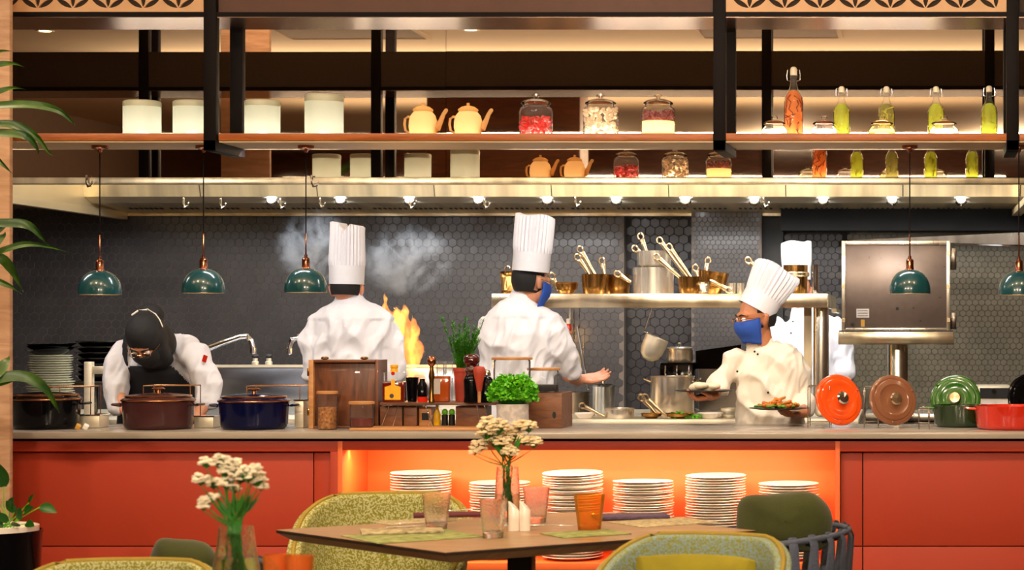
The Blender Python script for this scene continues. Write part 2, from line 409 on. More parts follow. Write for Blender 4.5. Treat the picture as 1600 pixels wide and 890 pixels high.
zs = H(208, ZF)      # shelf top 2.282
segs = [(-6.3, X(318, ZF)), (X(341, ZF), X(1114, ZF)), (X(1134, ZF), X(1573, ZF)), (X(1593, ZF), 1.2)]
for a, b in segs:
    rb(MB().bx(a, b, ZF+.004, ZB-.004, zs-.032, zs), 'shelf_board', M['board'], 0.002)
    rb(MB().bx(a, b, ZF+.012, ZB-.012, zs-.040, zs-.0325), 'underside_panel', M['under_panel'])
zb0, zb1 = H(26, ZF), H(18.5, ZF)
rb(MB().bx(-6.3, 1.4, ZF+.006, ZB, zb0+.001, zb1), 'beam', M['black_metal'])
rb(MB().bx(-6.3, 1.4, ZF+.012, ZB-.006, zb0-.002, zb0+.001), 'beam_underside', M['beam_under'])
for a, b, mm in ((X(338, ZF), X(1113, ZF), 'fascia'), (-6.3, X(318, ZF), 'dark_brown'), (X(1134, ZF), X(1573, ZF), 'dark_brown'), (X(1593, ZF), 1.4, 'dark_brown')):
    rb(MB().bx(a, b, ZF+.03, ZF+.05, zb1, 3.03), 'fascia_panel', M[mm])
rb(MB().bx(-6.3, 1.4, ZB-.02, ZB-.005, zb1, 3.03), 'rear_panel', M['dark_brown'])
def cutout_panel(x0, x1, first, z0):
    cu = bpy.data.curves.new('cut', 'CURVE'); cu.dimensions = '2D'; cu.fill_mode = 'BOTH'; cu.extrude = 0.006
    def spl(pts):
        s = cu.splines.new('POLY'); s.points.add(len(pts)-1); s.use_cyclic_u = True
        for q, (a, b) in zip(s.points, pts): q.co = (a, b, 0, 1)
    zt_ = 3.02
    spl([(x0, z0), (x1, z0), (x1, zt_), (x0, zt_)])
    s = 0.0904
    def petal(ax, az, bx_, bz):
        d = Vector((bx_-ax, bz-az)); L = d.length; d /= L; n = Vector((-d.y, d.x)); pts = []
        K = 7; hw = L*0.125
        for k in range(K+1):
            t = 0.05+0.9*k/K; wdt = hw*math.sin(PI*(t-0.05)/0.9)**0.8 if 0 < k < K else 0
            pts.append((ax+d.x*L*t+n.x*wdt, az+d.y*L*t+n.y*wdt))
        for k in range(K-1, 0, -1):
            t = 0.05+0.9*k/K; wdt = hw*math.sin(PI*(t-0.05)/0.9)**0.8
            pts.append((ax+d.x*L*t-n.x*wdt, az+d.y*L*t-n.y*wdt))
        if all(x0+.004 < a < x1-.004 and z0+.004 < b < zt_-.004 for a, b in pts): spl(pts)
    pz = H(12.5, ZF); hx = s*math.cos(PI/6)
    for j in range(5):
        for i in range(-40, 60):
            if (i+j) % 2: continue
            cx = first+i*hx; cz = pz+j*s/2
            for an in (30, 90, 150):
                if j == 0 or True: petal(cx, cz, cx+s*math.cos(math.radians(an)), cz+s*math.sin(math.radians(an)))
    o = bpy.data.objects.new('tmpc', cu); COL.objects.link(o)
    dg = bpy.context.evaluated_depsgraph_get(); me = bpy.data.meshes.new_from_object(o.evaluated_get(dg)); bpy.data.objects.remove(o)
    me.transform(Matrix(((1, 0, 0, 0), (0, 0, -1, ZF+.014), (0, 1, 0, 0), (0, 0, 0, 1)))); me.transform(Matrix.Translation(-RO))
    o = link('cutout_panel', me, M['cream'], rack); o['label'] = 'cream panel with cut-out petal pattern'
cutout_panel(-4.46, X(318, ZF), X(57.5, ZF), H(18, ZF)); cutout_panel(X(1134, ZF), X(1573, ZF), X(1171, ZF), H(18, ZF))

# ---------------------------------------------------------------- range hood
hood = thing('range_hood', 'long stainless steel extraction hood with spotlights over the kitchen', 'hood', (-2.3, 12.4, 2.17))
HO = hood.location
def hb(mb, name, m, bev=0.0): return mb.build(name, m, hood, off=HO, bev=bev)
HL, HR = X(195, 14.0), X(1585, 14.0)
zf0, zf1 = H(287, 10.72), H(280, 10.7)
hb(MB().bx(HL, HR, 10.70, 10.80, zf0, zf1+.01), 'front_lip', M['hood_steel'], 0.003)
def strip(prof, name, m, xl=HL, xr=HR, inset=True):
    """profile (y,z) points swept from left to right end"""
    mb = MB(); vs = []
    for (y, z) in prof: vs += [(xl, y, z), (xr, y, z)]
    return hb(mb.add(vs, [(2*i, 2*i+1, 2*i+3, 2*i+2) for i in range(len(prof)-1)]), name, m)
yA, yB, yC, yD = 13.25, 13.5, 13.85, 14.0
pa = (13.15, H(283, 13.15)+0.3); p1 = (13.3, H(307, 13.3)); p2 = (13.42, H(317, 13.42)); p3 = (13.9, H(330, 13.9)); p4 = (14.0, H(333, 14.0)); p5 = (14.0, H(337.5, 14.0))
n_p = 8
for k in range(n_p):
    xa = HL+(HR-HL)*k/n_p; xb2 = HL+(HR-HL)*(k+1)/n_p-0.006
    strip([pa, p1], 'canopy_panel', M['hood_steel'], xa, xb2)
strip([p1, p2], 'light_strip', M['steel_soft'])
fo = strip([p2, p3], 'filter_panel', M['hood_steel'])
strip([p3, p4, p5, (13.96, p5[1])], 'rear_lip', M['hood_steel'])
mb = MB(); dy, dz_ = p3[0]-p2[0], p3[1]-p2[1]
for k in range(170):      # perforations of the filter
    x = HL+.15+k*(HR-HL-.3)/170; t = 0.62
    if k % 8 in (6, 7) and k % 3: continue
    mb.box((x, p2[0]+dy*t-.002, p2[1]+dz_*t-.002), (0.016, 0.05, 0.006), (math.atan2(dz_, dy), 0, 0))
o = hb(mb, 'perforations', M['black']); o['kind'] = 'stuff'
strip([(10.80, 2.97), (13.15, 2.97)], 'canopy_top', M['steel_soft'])
mb = MB().bx(HL-.01, HL, 10.80, 14.0, H(338, 14.0), 2.97); hb(mb, 'side_panel', M['hood_steel'])
hb(MB().bx(HL-.03, HL+.02, 10.80, 14.0, H(338, 14.0)-.02, H(338, 14.0)+.03), 'side_lip', M['hood_steel'])
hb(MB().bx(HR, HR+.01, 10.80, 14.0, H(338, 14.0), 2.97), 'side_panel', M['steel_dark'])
hb(MB().bx(HR-.03, HR+.03, 10.80, 14.0, H(338, 14.0)-.01, H(338, 14.0)+.03), 'side_lip', M['hood_steel'])
M['spot'] = emis('spot_lens', (0.95, 0.97, 1, 1), 60)
for k in range(11):
    x = X(1394+107.6-107.6*k, 13.36); c = Vector((x, 13.36-.012, (p1[1]+p2[1])/2-.005))
    R_ = Euler((math.radians(55), 0, 0)).to_matrix()
    s_ = MB().lathe([(0.026, 0.012), (0.036, 0.010), (0.038, -.012)], 18, c, R_).build('spotlight', M['chrome'], hood, off=HO)
    MB().lathe([(0.0001, 0.009), (0.027, 0.009), (0.027, 0)], 16, c, R_).build('lens', M['spot'], s_, off=HO)
    lamp('SPOT', 'spotlight_beam', c+Vector((0, -.05, -.03)), 5, COOL, 0.03, target=(x, 12.6, 0.9), spot=1.5)
for px, py in ((77, 314), (135, 284), (287, 317), (345, 318), (438, 318), (500, 317), (640, 318), (757, 318), (899, 315), (1193, 316), (487, 284)):
    z = 13.0 if py > 300 else 10.68     # small hooks and hangers on the hood
    q = P(px, py, z); hb(MB().tube([q+Vector((0, 0, .03)), q, q+Vector((.012, -.01, -.025)), q+Vector((.03, -.01, -.02)), q+Vector((.035, -.01, 0))], 0.006, 6), 'hook', M['chrome'])
# second hood in the corner behind the warmer
h2 = thing('corner_hood', 'slim stainless steel hood edge slanting behind the warming cabinet', 'hood', P(1500, 372, 13.4))
mb = MB(); a = [P(1330, 375, 13.5), P(1660, 360, 12.6), P(1660, 384, 12.6), P(1520, 381, 13.0)]
vs = a+[v+Vector((0.02, 0.35, 0)) for v in a]
mb.add(vs, [(0, 1, 2, 3), (4, 7, 6, 5), (0, 4, 5, 1), (1, 5, 6, 2), (2, 6, 7, 3), (3, 7, 4, 0)])
mb.build('canopy', M['steel_dark'], h2, off=h2.location, smooth=False)
MB().tube([a[3], a[2]], 0.012, 8).build('lip', M['chrome'], h2, off=h2.location)
# black soffit behind the hood on the right
struct('trim_2', MB().bx(x1224, 3.2, 13.75, 14.04, 2.07, 2.98), mat('soffit_black', C(5, 5, 6), 0.9, var=.1), smooth=False)

# ---------------------------------------------------------------- service counter
wt_z = H(675, 9.15)         # 0.951
top = MB().bx(-4.8, 3.0, 9.15, 9.95, wt_z-.029, wt_z).build('worktop', M['worktop'], bev=0.003)
tag(top, 'long grey-beige stone worktop of the open kitchen counter', 'worktop')
ctr = thing('service_counter', 'long orange counter front with a lit plate niche in its middle', 'counter', (-1.8, 9.5, 0))
CO = ctr.location
def cb(mb, name, m, bev=0.0015, par=None): return mb.build(name, m, par or ctr, off=CO, bev=bev)
yF = 9.19
zr1 = H(689, yF)-.0; zr0 = H(705, yF)
cb(MB().bx(-4.8, 3.0, yF+.03, 9.93, wt_z-.052, wt_z-.029), 'shadow_gap', M['black'], 0)
NL, NR = X(535, yF), X(1305, yF); NF = 0.36
z0f = 0.06
cb(MB().bx(-4.8, NL-.02, yF, yF+.03, zr0, zr1), 'rail', M['orange']); cb(MB().bx(NR+.02, 3.0, yF, yF+.03, zr0, zr1), 'rail', M['orange'])
cb(MB().bx(NL-.022, NL, yF, 9.62, z0f, zr1), 'niche_side', M['orange_niche_lit'])
cb(MB().bx(NR, NR+.022, yF, 9.62, z0f, zr1), 'niche_side', M['orange_niche_lit'])
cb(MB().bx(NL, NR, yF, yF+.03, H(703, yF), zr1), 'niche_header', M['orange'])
yP = yF+.035
zj = H(853, yP)
def panels(xs):
    for a, b in xs:
        cb(MB().bx(a+.0025, b-.0025, yP, yP+.018, zj+.0025, zr0-.004), 'panel', M['orange'])
        cb(MB().bx(a+.0025, b-.0025, yP, yP+.018, z0f, zj-.0025), 'panel', M['orange'])
panels([(-4.8, X(-20, yP)), (X(-20, yP), X(490, yP)), (X(490, yP), NL-.022)])
panels([(NR+.022, X(1348, yP)), (X(1348, yP), 0.9), (0.9, 3.0)])
cb(MB().bx(NL-.055, NL-.022, yF, yP+.02, z0f, zr0), 'stile', M['orange']); cb(MB().bx(NR+.022, X(1312.5, yF), yF, yP+.02, z0f, zr0), 'stile', M['orange'])
cb(MB().bx(-4.8, NL-.02, yP+.018, yP+.04, 0.0, zr0), 'carcass', M['black'], 0); cb(MB().bx(NR+.02, 3.0, yP+.018, yP+.04, 0.0, zr0), 'carcass', M['black'], 0)
cb(MB().bx(NL, NR, 9.62, 9.65, 0, H(690, 9.62)), 'niche_back', M['orange_niche_lit'])
cb(MB().bx(NL, NR, yF+.02, 9.62, NF-.03, NF), 'niche_floor', M['orange_niche_lit'])
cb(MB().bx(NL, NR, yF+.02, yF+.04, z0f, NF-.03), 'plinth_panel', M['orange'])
cb(MB().bx(NL, NR, yF+.03, 9.62, wt_z-.075, wt_z-.055), 'niche_top', M['orange_niche_lit'], 0)
cb(MB().bx(-4.8, 3.0, 9.88, 9.93, 0.0, wt_z-.03), 'back_panel', M['steel_dark'], 0)
cb(MB().bx(NL+.03, NR-.03, yF+.035, yF+.05, wt_z-.078, wt_z-.0755), 'light_strip', emis('niche_strip', (1, 0.72, 0.4, 1), 6.0), 0)
lamp('AREA', 'niche_light', ((NL+NR)/2, yF+.09, wt_z-.0765), 30, (1, 0.74, 0.46), NR-NL-.1, 0.05, ((NL+NR)/2, 9.5, 0.3))
lamp('SPOT', 'niche_downlight', (X(544, 9.3), 9.3, wt_z-.09), 2.2, (1, 0.75, 0.42), 0.01, target=(X(544, 9.3)+.0, 9.36, 0.3), spot=1.7)
dl = MB().lathe([(0.0001, -.004), (0.016, -.004), (0.02, 0)], 14, (X(544, 9.3), 9.3, wt_z-.078)).build('niche_lamp', emis('niche_lamp_lens', (1, 0.85, 0.55, 1), 14), ctr, off=CO)
# ---------------------------------------------------------------- things on the hanging shelf
ZS = 9.24
M['frost'] = thin_glass('frost', (0.86, 0.88, 0.80, 1), 0.1, 0.2, dif=0.93)
M['frost_lid'] = mat('frost_lid', C(196, 200, 180), 0.35, var=0.03)
M['porcelain'] = thin_glass('porcelain', (.96, .74, .42, 1), 0.12, 0.12, dif=0.97)
M['glow_pot'] = emis('teapot_light_lens', (1, .85, .6, 1), 18)
M['glow'] = emis('shelf_light_lens', (1, 0.9, 0.68, 1), 16)
M['glow_can'] = emis('canister_light_lens', (0.96, 1, 0.82, 1), 20)
def uplight(x, y, r, parent, m, h=0.004):
    """the little lamp set into the shelf under each piece"""
    MB().lathe([(0.0001, h), (r, h), (r*1.03, 0.0005)], 20).build('light_disc', m, parent)
def puck(r, h, parent, m):
    MB().lathe([(r, .0012), (r, h*.5), (r*.7, h*.85), (0.0001, h)], 20).build('light_dome', m, parent)
def canister(px, wpx, toppx, label):
    r = S(wpx, ZS)/2; h = H(toppx, ZS)-zs
    t = thing('frosted_canister', label, 'canister', (X(px, ZS), ZS, zs+.0005), 0, 'glowing frosted canisters on the hanging shelf')
    MB().lathe([(r*.97, 0.0), (r, .004), (r, h*.86)], 36).build('body', M['frost'], t)
    MB().lathe([(0.0001, h*.995), (r*.9, h), (r*.99, h*.975), (r*1.015, h*.95), (r*1.015, h*.83), (r*.98, h*.82)], 36).build('lid', M['frost_lid'], t)
    puck(r*.34, .022, t, M['glow_can'])
canister(222, 57, 158, 'glowing frosted white canister, leftmost on the hanging shelf')
canister(300, 57, 158, 'glowing frosted canister half hidden behind the left black post')
canister(410, 54, 157, 'glowing frosted canister just right of the left black rear post')
canister(506.5, 59, 148.5, 'tallest glowing frosted canister, above the third teal lamp')
def teapot(px, label):
    t = thing('teapot', label, 'teapot', (X(px, ZS), ZS, zs+.0005), 0, 'cream teapots on the hanging shelf')
    u = S(1, ZS)
    MB().lathe([(0.0001, 0.002), (18*u, 0), (20*u, 3*u), (22*u, 14*u), (21.5*u, 24*u), (19*u, 32*u), (15*u, 37*u), (12*u, 38*u), (0.0001, 38*u)], 32).build('body', M['porcelain'], t)
    ld = MB().lathe([(14.5*u, 38*u), (16*u, 40*u), (15*u, 42*u), (10*u, 45.5*u), (3*u, 47.5*u), (0.0001, 47.5*u)], 28).build('lid', M['porcelain'], t)
    MB().lathe([(1.6*u, 47*u), (2.8*u, 49.5*u), (2.3*u, 51.5*u), (0.0001, 52*u)], 12).build('knob', M['porcelain'], ld)
    MB().tube([(14*u, 0, 8*u), (22*u, 0, 12*u), (28*u, 0, 24*u), (32*u, 0, 34*u), (36*u, 0, 40*u)], [7*u, 6*u, 4*u, 3.2*u, 3.2*u], 12).build('spout', M['porcelain'], t)
    MB().tube([(-17*u, 0, 29*u), (-24*u, 0, 30*u), (-28*u, 0, 27*u), (-29*u, 0, 18*u), (-27.5*u, 0, 9*u), (-22*u, 0, 5*u), (-17*u, 0, 4*u)], 2.1*u, 10).build('handle', M['porcelain'], t)
    puck(8*u, .02, t, M['glow_pot'])
teapot(661, 'cream teapot with a domed lid, left of the pair on the shelf')
teapot(731.5, 'cream teapot with a domed lid, beside the red glass jar')
def glass_jar(px, wpx, toppx, label, fill, group='round glass jars with domed lids on the shelf', Z=ZS, squat=False, M_=None):
    u = S(1, Z); r = wpx/2*u; h = H(toppx, Z)-zs
    t = thing('glass_jar', label, 'jar', (X(px, Z), Z, zs+.0005), 0, group)
    if squat: prof = [(r*.9, 0.0), (r, h*.12), (r*.97, h*.25), (r*.7, h*.46), (r*.74, h*.52)]; lid = [(r*.72, h*.53), (r*.84, h*.56), (r*.82, h*.62), (r*.55, h*.72), (r*.2, h*.78), (0.0001, h*.78)]; kz = .78
    else: prof = [(r*.94, 0.0), (r, h*.06), (r, h*.58), (r*.93, h*.66), (r*.78, h*.70), (r*.80, h*.74)]; lid = [(r*.78, h*.745), (r*.88, h*.76), (r*.88, h*.79), (r*.7, h*.84), (r*.35, h*.88), (0.0001, h*.885)]; kz = .885
    MB().lathe(prof, 32).build('body', M['glass'], t)
    ld = MB().lathe(lid, 28).build('lid', M['glass_warm'], t)
    MB().lathe([(r*.1, h*kz), (r*.12, h*(kz+.03)), (r*.26, h*(kz+.07)), (r*.2, h*.99), (0.0001, h)], 16).build('knob', M['glass_warm'], ld)
    fill(t, r, h)
    uplight(0, 0, r*.8, t, M['glow_pot'] if squat else M['glow'], 0.0055)
    return t
def bits(r, z0, z1, n, size, m, name, seed, elong=1.0, dr=0.0):
    def f(t, R, h):
        rnd = random.Random(seed); mb = MB()
        for _ in range(n):
            a = rnd.uniform(0, 2*PI); q = R*.9*math.sqrt(rnd.uniform(0.25, 1)); z = h*rnd.uniform(z0, z1)
            s_ = size*rnd.uniform(.7, 1.3); Rm = Euler((rnd.uniform(0, 6), rnd.uniform(0, 6), 0)).to_matrix()
            mb.ball((q*math.cos(a), q*math.sin(a), z+s_*.4), (s_*elong, s_, s_*.8), 6, Rm)
        o = mb.build(name, m, t); o['kind'] = 'stuff'
    return f
M['chilli'] = mat('chilli', C(214, 40, 34), 0.35, var=0.4, scale=40); M['shell'] = mat('shell', C(240, 218, 190), 0.5, var=0.1, scale=30)
M['beans'] = mat('beans', C(120, 34, 56), 0.35, var=0.6, scale=90); M['meal'] = thin_glass('meal', (.92, .62, .32, 1), .1, .2, dif=.96)
def both(R): pass
def f_chilli(t, R, h):
    bits(R, .03, .42, 130, .008, M['chilli'], 'red_chillies', 3, 1.8)(t, R, h)
def f_shell(t, R, h): bits(R, .02, .62, 130, .010, M['shell'], 'white_pieces', 4, 1.3)(t, R, h)
def f_layers(t, R, h):
    MB().lathe([(0.0001, .004), (R*.93, .004), (R*.95, h*.06), (R*.95, h*.34), (0.0001, h*.35)], 28).build('golden_layer', M['meal'], t)
    bits(R, .36, .58, 150, .006, M['beans'], 'red_beans', 5, 1.4)(t, R, h)
glass_jar(837.5, 52, 147, 'round glass jar half full of bright red chillies', f_chilli)
glass_jar(938.5, 55, 147, 'round glass jar full of pale knobbly white pieces', f_shell)
glass_jar(1028.5, 53, 147, 'round glass jar of dark red beans over a golden layer', f_layers)
M['tealight1'] = thin_glass('pale_fill', (.98, .86, .66, 1), .1, .2, dif=.95)
M['tealight2'] = thin_glass('pink_fill', (.95, .8, .86, 1), .1, .2, dif=.95)
M['tealight3'] = thin_glass('yellow_fill', (.98, .74, .26, 1), .1, .2, dif=.95)
def f_squat(m):
    def f(t, R, h): MB().lathe([(0.0001, .004), (R*.86, .004), (R*.95, h*.12), (R*.9, h*.27), (0.0001, h*.29)], 24).build('contents', m, t)
    return f
for px, w_, m_, lab in ((1210, 42, 'tealight1', 'squat lidded glass jar with pale glowing filling, leftmost of the four'), (1287.5, 42, 'tealight2', 'squat lidded glass jar with pinkish white filling'),
                        (1378, 42, 'tealight3', 'squat lidded glass jar with yellow filling, above the fourth teal lamp'), (1475, 47, 'tealight1', 'widest squat glass jar with pale filling, before the third green bottle')):
    glass_jar(px, w_, 181, lab, f_squat(M[m_]), 'squat glass jars on the shelf', 9.19, True)
M['oil_green'] = thin_glass('green_herb_oil', (.62, .66, .08, 1), .1, .1, dif=.8); M['herb'] = mat('herb_sprigs', C(196, 190, 50), 0.5, var=0.3, scale=50)
M['oil_dark'] = thin_glass('dark_herb_oil', (.42, .38, .12, 1), .1, .1, dif=.8)
M['oil_orange'] = thin_glass('orange_sticks', (.95, .36, .10, 1), .1, .1, dif=.9); M['orange_dark'] = mat('orange_dark', C(140, 56, 26), 0.4, var=0.3, scale=60)
def bottle(px, wpx, toppx, label, mfill, mbits, Z=9.36, full=.66):
    u = S(1, Z); r = wpx/2*u; z0 = zs; h = H(toppx, Z)-z0
    t = thing('swing_top_bottle', label, 'bottle', (X(px, Z), Z, z0+.0005), 0, 'swing-top bottles on the shelf')
    s = h/(73*u)
    body = [(r*.92, 0), (r, h*.04), (r, h*.5), (r*.85, h*.6), (r*.5, h*.68), (r*.34, h*.76), (r*.34, h*.86), (r*.42, h*.88)]
    MB().lathe(body, 28).build('glass_body', M['glass'], t)
    inn = [(0.0001, .003), (r*.84, .003), (r*.9, h*.05), (r*.9, h*.48), (r*.74, h*.6), (r*.4, h*full), (0.0001, h*(full+.01))]
    MB().lathe(inn, 24).build('contents', mfill, t)
    rnd = random.Random(int(px)); mb = MB()
    for _ in range(26):
        a = rnd.uniform(0, 2*PI); z = rnd.uniform(.03, .45)*h; R = r*.9
        pts = [(R*math.cos(a+k*rnd.uniform(-.3, .3)), R*math.sin(a+k*rnd.uniform(-.3, .3)), z+k*h*.05) for k in range(4)]
        mb.tube(pts, .0022 if wpx < 28 else .003, 5)
    o = mb.build('sprigs', mbits, t); o['kind'] = 'stuff'
    uplight(0, 0, r*.8, t, M['glow'], .004)
    st = MB().lathe([(r*.3, h*.88), (r*.36, h*.89), (r*.36, h*.95), (r*.3, h*.985), (r*.14, h), (0.0001, h)], 18).build('stopper', M['white_in'], t)
    mb = MB()
    for sd in (-1, 1):
        mb.tube([(sd*r*.3, 0, h*.96), (sd*r*.62, 0, h*.955), (sd*r*.7, 0, h*.88), (sd*r*.66, 0, h*.81), (sd*r*.36, 0, h*.80)], .0018, 6)
    mb.build('wire_bail', M['chrome'], t)
bottle(1240, 30, 104.5, 'tall swing-top bottle packed with orange sticks', M['oil_orange'], M['orange_dark'])
bottle(1315, 26, 135, 'green herb bottle beside the pinkish squat jar', M['oil_green'], M['herb'])
bottle(1385, 26, 135, 'dark olive herb bottle behind the yellow squat jar', M['oil_dark'], M['herb'])
bottle(1462.5, 26, 135, 'green herb bottle behind the widest squat jar', M['oil_green'], M['herb'])
bottle(1545.5, 26, 134, 'green herb bottle standing alone at the right shelf end', M['oil_green'], M['herb'])

# ---------------------------------------------------------------- pendant lamps
zu = zs-.04
def pendant(px, bpx, label, Z=9.27):
    u = S(1, Z); zb_ = H(bpx, Z); x = X(px, Z)
    t = thing('pendant_lamp', label, 'lamp', (x, Z, zb_), 0, 'teal dome pendant lamps over the counter')
    r = 32.5*u; n = 14
    prof = [(r, 0)]+[(r*math.cos(PI/2*k/n)**0.85 if k < n else 4.5*u, 4*u+34*u*math.sin(PI/2*k/n)) for k in range(0, n+1)]
    MB().lathe(prof, 48).build('shade', M['teal'], t)
    MB().lathe([(a*.97, b-(.0 if b < 1e-6 else .003)) for a, b in prof], 40).build('shade_lining', M['white_in'], t)
    MB().lathe([(r*.975, -.001), (r*1.005, -.001), (r*1.005, .0015)], 48).build('rim', M['brass_pale'], t)
    MB().lathe([(7*u, 37*u), (6*u, 40*u), (6*u, 52*u), (5*u, 53*u), (5*u, 54*u), (2.5*u, 55*u), (2.5*u, 59*u), (0.0001, 59*u)], 20).build('neck', M['copper'], t)
    MB().tube([(0, 0, 57*u), (0, 0, zu-zb_-.02)], .0028, 6).build('cord', M['black_metal'], t)
    MB().tube([(0, 0, 57*u), (0, 0, 92*u)], .0036, 8).build('cord_sleeve', M['copper'], t)
    MB().lathe([(0.0001, zu-zb_), (.036, zu-zb_), (.036, zu-zb_-.014), (.012, zu-zb_-.02), (.006, zu-zb_-.032), (0.0001, zu-zb_-.032)], 24).build('canopy', M['copper'], t)
    MB().ball((0, 0, 14*u), (10*u, 10*u, 12*u), 12).build('bulb', emis('bulb_%d' % px, (1, .78, .45, 1), 3), t)
    lamp('SPOT', 'pendant_light', (x, Z, zb_+.015), 1.8, WARM, 0.02, target=(x, Z, 0), spot=2.2)
pendant(156, 460, 'teal dome pendant lamp, leftmost, above the worker in black headscarf')
pendant(318, 457.5, 'teal dome pendant lamp below the left black post')
pendant(478, 456.5, 'teal dome pendant lamp left of the white-hatted cook at the flame')
pendant(1421.5, 458.5, 'teal dome pendant lamp in front of the steel warming cabinet')
pendant(1592, 460.5, 'teal dome pendant lamp cut by the right picture edge')

# ---------------------------------------------------------------- plates in the niche
M['china'] = mat('china', C(246, 236, 226), 0.22, var=0.02, coat=0.3)
pr = .1385; ph = .0122
pl_me = MB().lathe([(0.0001, 0.0), (pr*.6, 0.0), (pr*.64, .002), (pr*.97, .0135), (pr, .0155), (pr*.985, .0175), (pr*.9, .0135), (pr*.62, .0055), (0.0001, .005)], 40).build('plate', M['china'])
proto = pl_me; first = True
ORD = 'x first second third fourth fifth sixth seventh eighth ninth tenth eleventh twelfth thirteenth fourteenth fifteenth sixteenth seventeenth eighteenth'.split()
stacks = ((657.5, 738, 9.40, 'on the leftmost stack in the orange niche', 0), (781, 752, 9.44, 'on the stack behind the flower vase', 0), (895, 739, 9.38, 'on the tilted stack behind the amber tumbler', -1),
          (1005.5, 749, 9.36, 'on the stack right of the amber tumbler', -.6), (1118, 741, 9.38, 'on the tall stack left of the olive cushion', -.3), (1233, 754, 9.38, 'on the rightmost stack behind the olive cushion', 0))
for sx_, ty, Z, where, tl in stacks:
    x = X(sx_, Z); n = int(round((H(ty, Z)-NF-.018)/ph))+1; grp = 'white plates '+where.replace('on the', 'in the')
    for k in range(n):
        o = proto if first else proto.copy()
        if not first: COL.objects.link(o)
        first = False
        o.location = (x+random.uniform(-.0025, .0025), Z+random.uniform(-.002, .002), NF+.001+k*ph)
        o.rotation_euler = (0, math.radians(tl)*(k/n)*2, random.uniform(0, 6))
        nth = n-k; where2 = where.replace('on the', 'in the')
        if nth == 1: tag(o, 'topmost white plate '+where, 'plate', grp)
        elif nth <= 14: tag(o, ORD[nth]+' white plate from the top '+where2, 'plate', grp)
        else: tag(o, 'white plate low down '+where2, 'plate', grp)
# ---------------------------------------------------------------- cookware and things on the worktop
T = wt_z+.0008
M['en_black'] = mat('enamel_black', C(8, 8, 11), 0.1, var=0.1, coat=0.2); M['en_mauve'] = mat('enamel_mauve', C(68, 38, 38), 0.18, var=0.08, coat=0.6)
M['en_navy'] = mat('enamel_navy', C(8, 13, 52), 0.12, var=0.1, coat=0.2); M['en_green'] = mat('enamel_green', C(42, 100, 22), 0.14, var=0.1, coat=0.7)
M['en_dkgreen'] = mat('enamel_dark_green', C(26, 52, 18), 0.14, var=0.1, coat=0.7); M['en_red'] = mat('enamel_red', C(208, 44, 22), 0.14, var=0.08, coat=0.7)
M['en_orange'] = mat('enamel_orange', C(238, 84, 22), 0.16, var=0.06, coat=0.7); M['en_brown'] = mat('enamel_brown', C(136, 88, 62), 0.2, var=0.08, coat=0.6)
for k_ in ('en_black', 'en_navy', 'en_mauve'):
    b_ = [q for q in M[k_].node_tree.nodes if q.type == 'BSDF_PRINCIPLED'][0]; b_.inputs['IOR'].default_value = 1.28; b_.inputs['Coat Weight'].default_value = .06
M['rim_brass'] = mat('rim_brass', C(190, 130, 86), 0.25, 1.0)
def dutch_oven(px, wpx, rimpx, Z, label, m, lid=True, knob=None, handles=(1, 1), hm_=None):
    """round cast pot; width wpx at the rim, rim height rimpx"""
    r = S(wpx, Z)/2; h = H(rimpx, Z)-T
    t = thing('dutch_oven', label, 'pot', (X(px, Z), Z, T), 0, None)
    MB().lathe([(0.0001, .002), (r*.86, 0), (r*.93, .008), (r*.96, h*.2), (r, h*.95), (r*1.01, h), (r*.95, h), (r*.93, h*.9), (r*.9, h*.1), (0.0001, h*.08)], 48).build('body', m, t)
    for sd in (-1, 1):
        if not handles[(sd+1)//2]: continue
        a = sd*r
        MB().tube([(a*.99, -.05, h*.86), (a+sd*.035, -.045, h*.9), (a+sd*.045, 0, h*.9), (a+sd*.035, .045, h*.9), (a*.99, .05, h*.86)], [(.008, .006)]*5, 8).build('handle', hm_ or m, t)
    if lid:
        L = MB().lathe([(r*1.0, h+.001), (r*1.03, h+.004), (r*1.03, h+.010), (r*.98, h+.016), (r*.92, h+.020), (r*.9, h+.030), (r*.6, h+.036), (r*.3, h+.040), (0.0001, h+.041)], 48).build('lid', m, t)
        MB().lathe([(r*1.032, h+.003), (r*1.04, h+.0065), (r*1.032, h+.010)], 48).build('rim_band', M['rim_brass'], L)
        MB().lathe([(r*.93, h+.022), (r*.935, h+.028), (r*.90, h+.0305)], 48).build('rim_band', M['rim_brass'], L)
        MB().lathe([(.010, h+.04), (.009, h+.052), (.028, h+.056), (.03, h+.06), (.022, h+.066), (0.0001, h+.067)], 24).build('knob', knob or M['rim_brass'], L)
    return t
dutch_oven(72, 103, 625, 9.48, 'shiny black lidded casserole at the left end of the counter', M['en_black'], handles=(0, 1))
dutch_oven(247.5, 108, 627, 9.46, 'mauve-brown lidded casserole before the worker in black headscarf', M['en_mauve'])
dutch_oven(397, 106, 628, 9.46, 'navy blue lidded casserole left of the wooden crate', M['en_navy'])
dutch_oven(1504, 92, 632, 9.68, 'dark green open casserole with its green lid leaning behind', M['en_dkgreen'], lid=False, hm_=M['en_green'])
dutch_oven(1582, 118, 633, 9.44, 'bright red open casserole at the right end of the counter', M['en_red'], lid=False, handles=(1, 0))
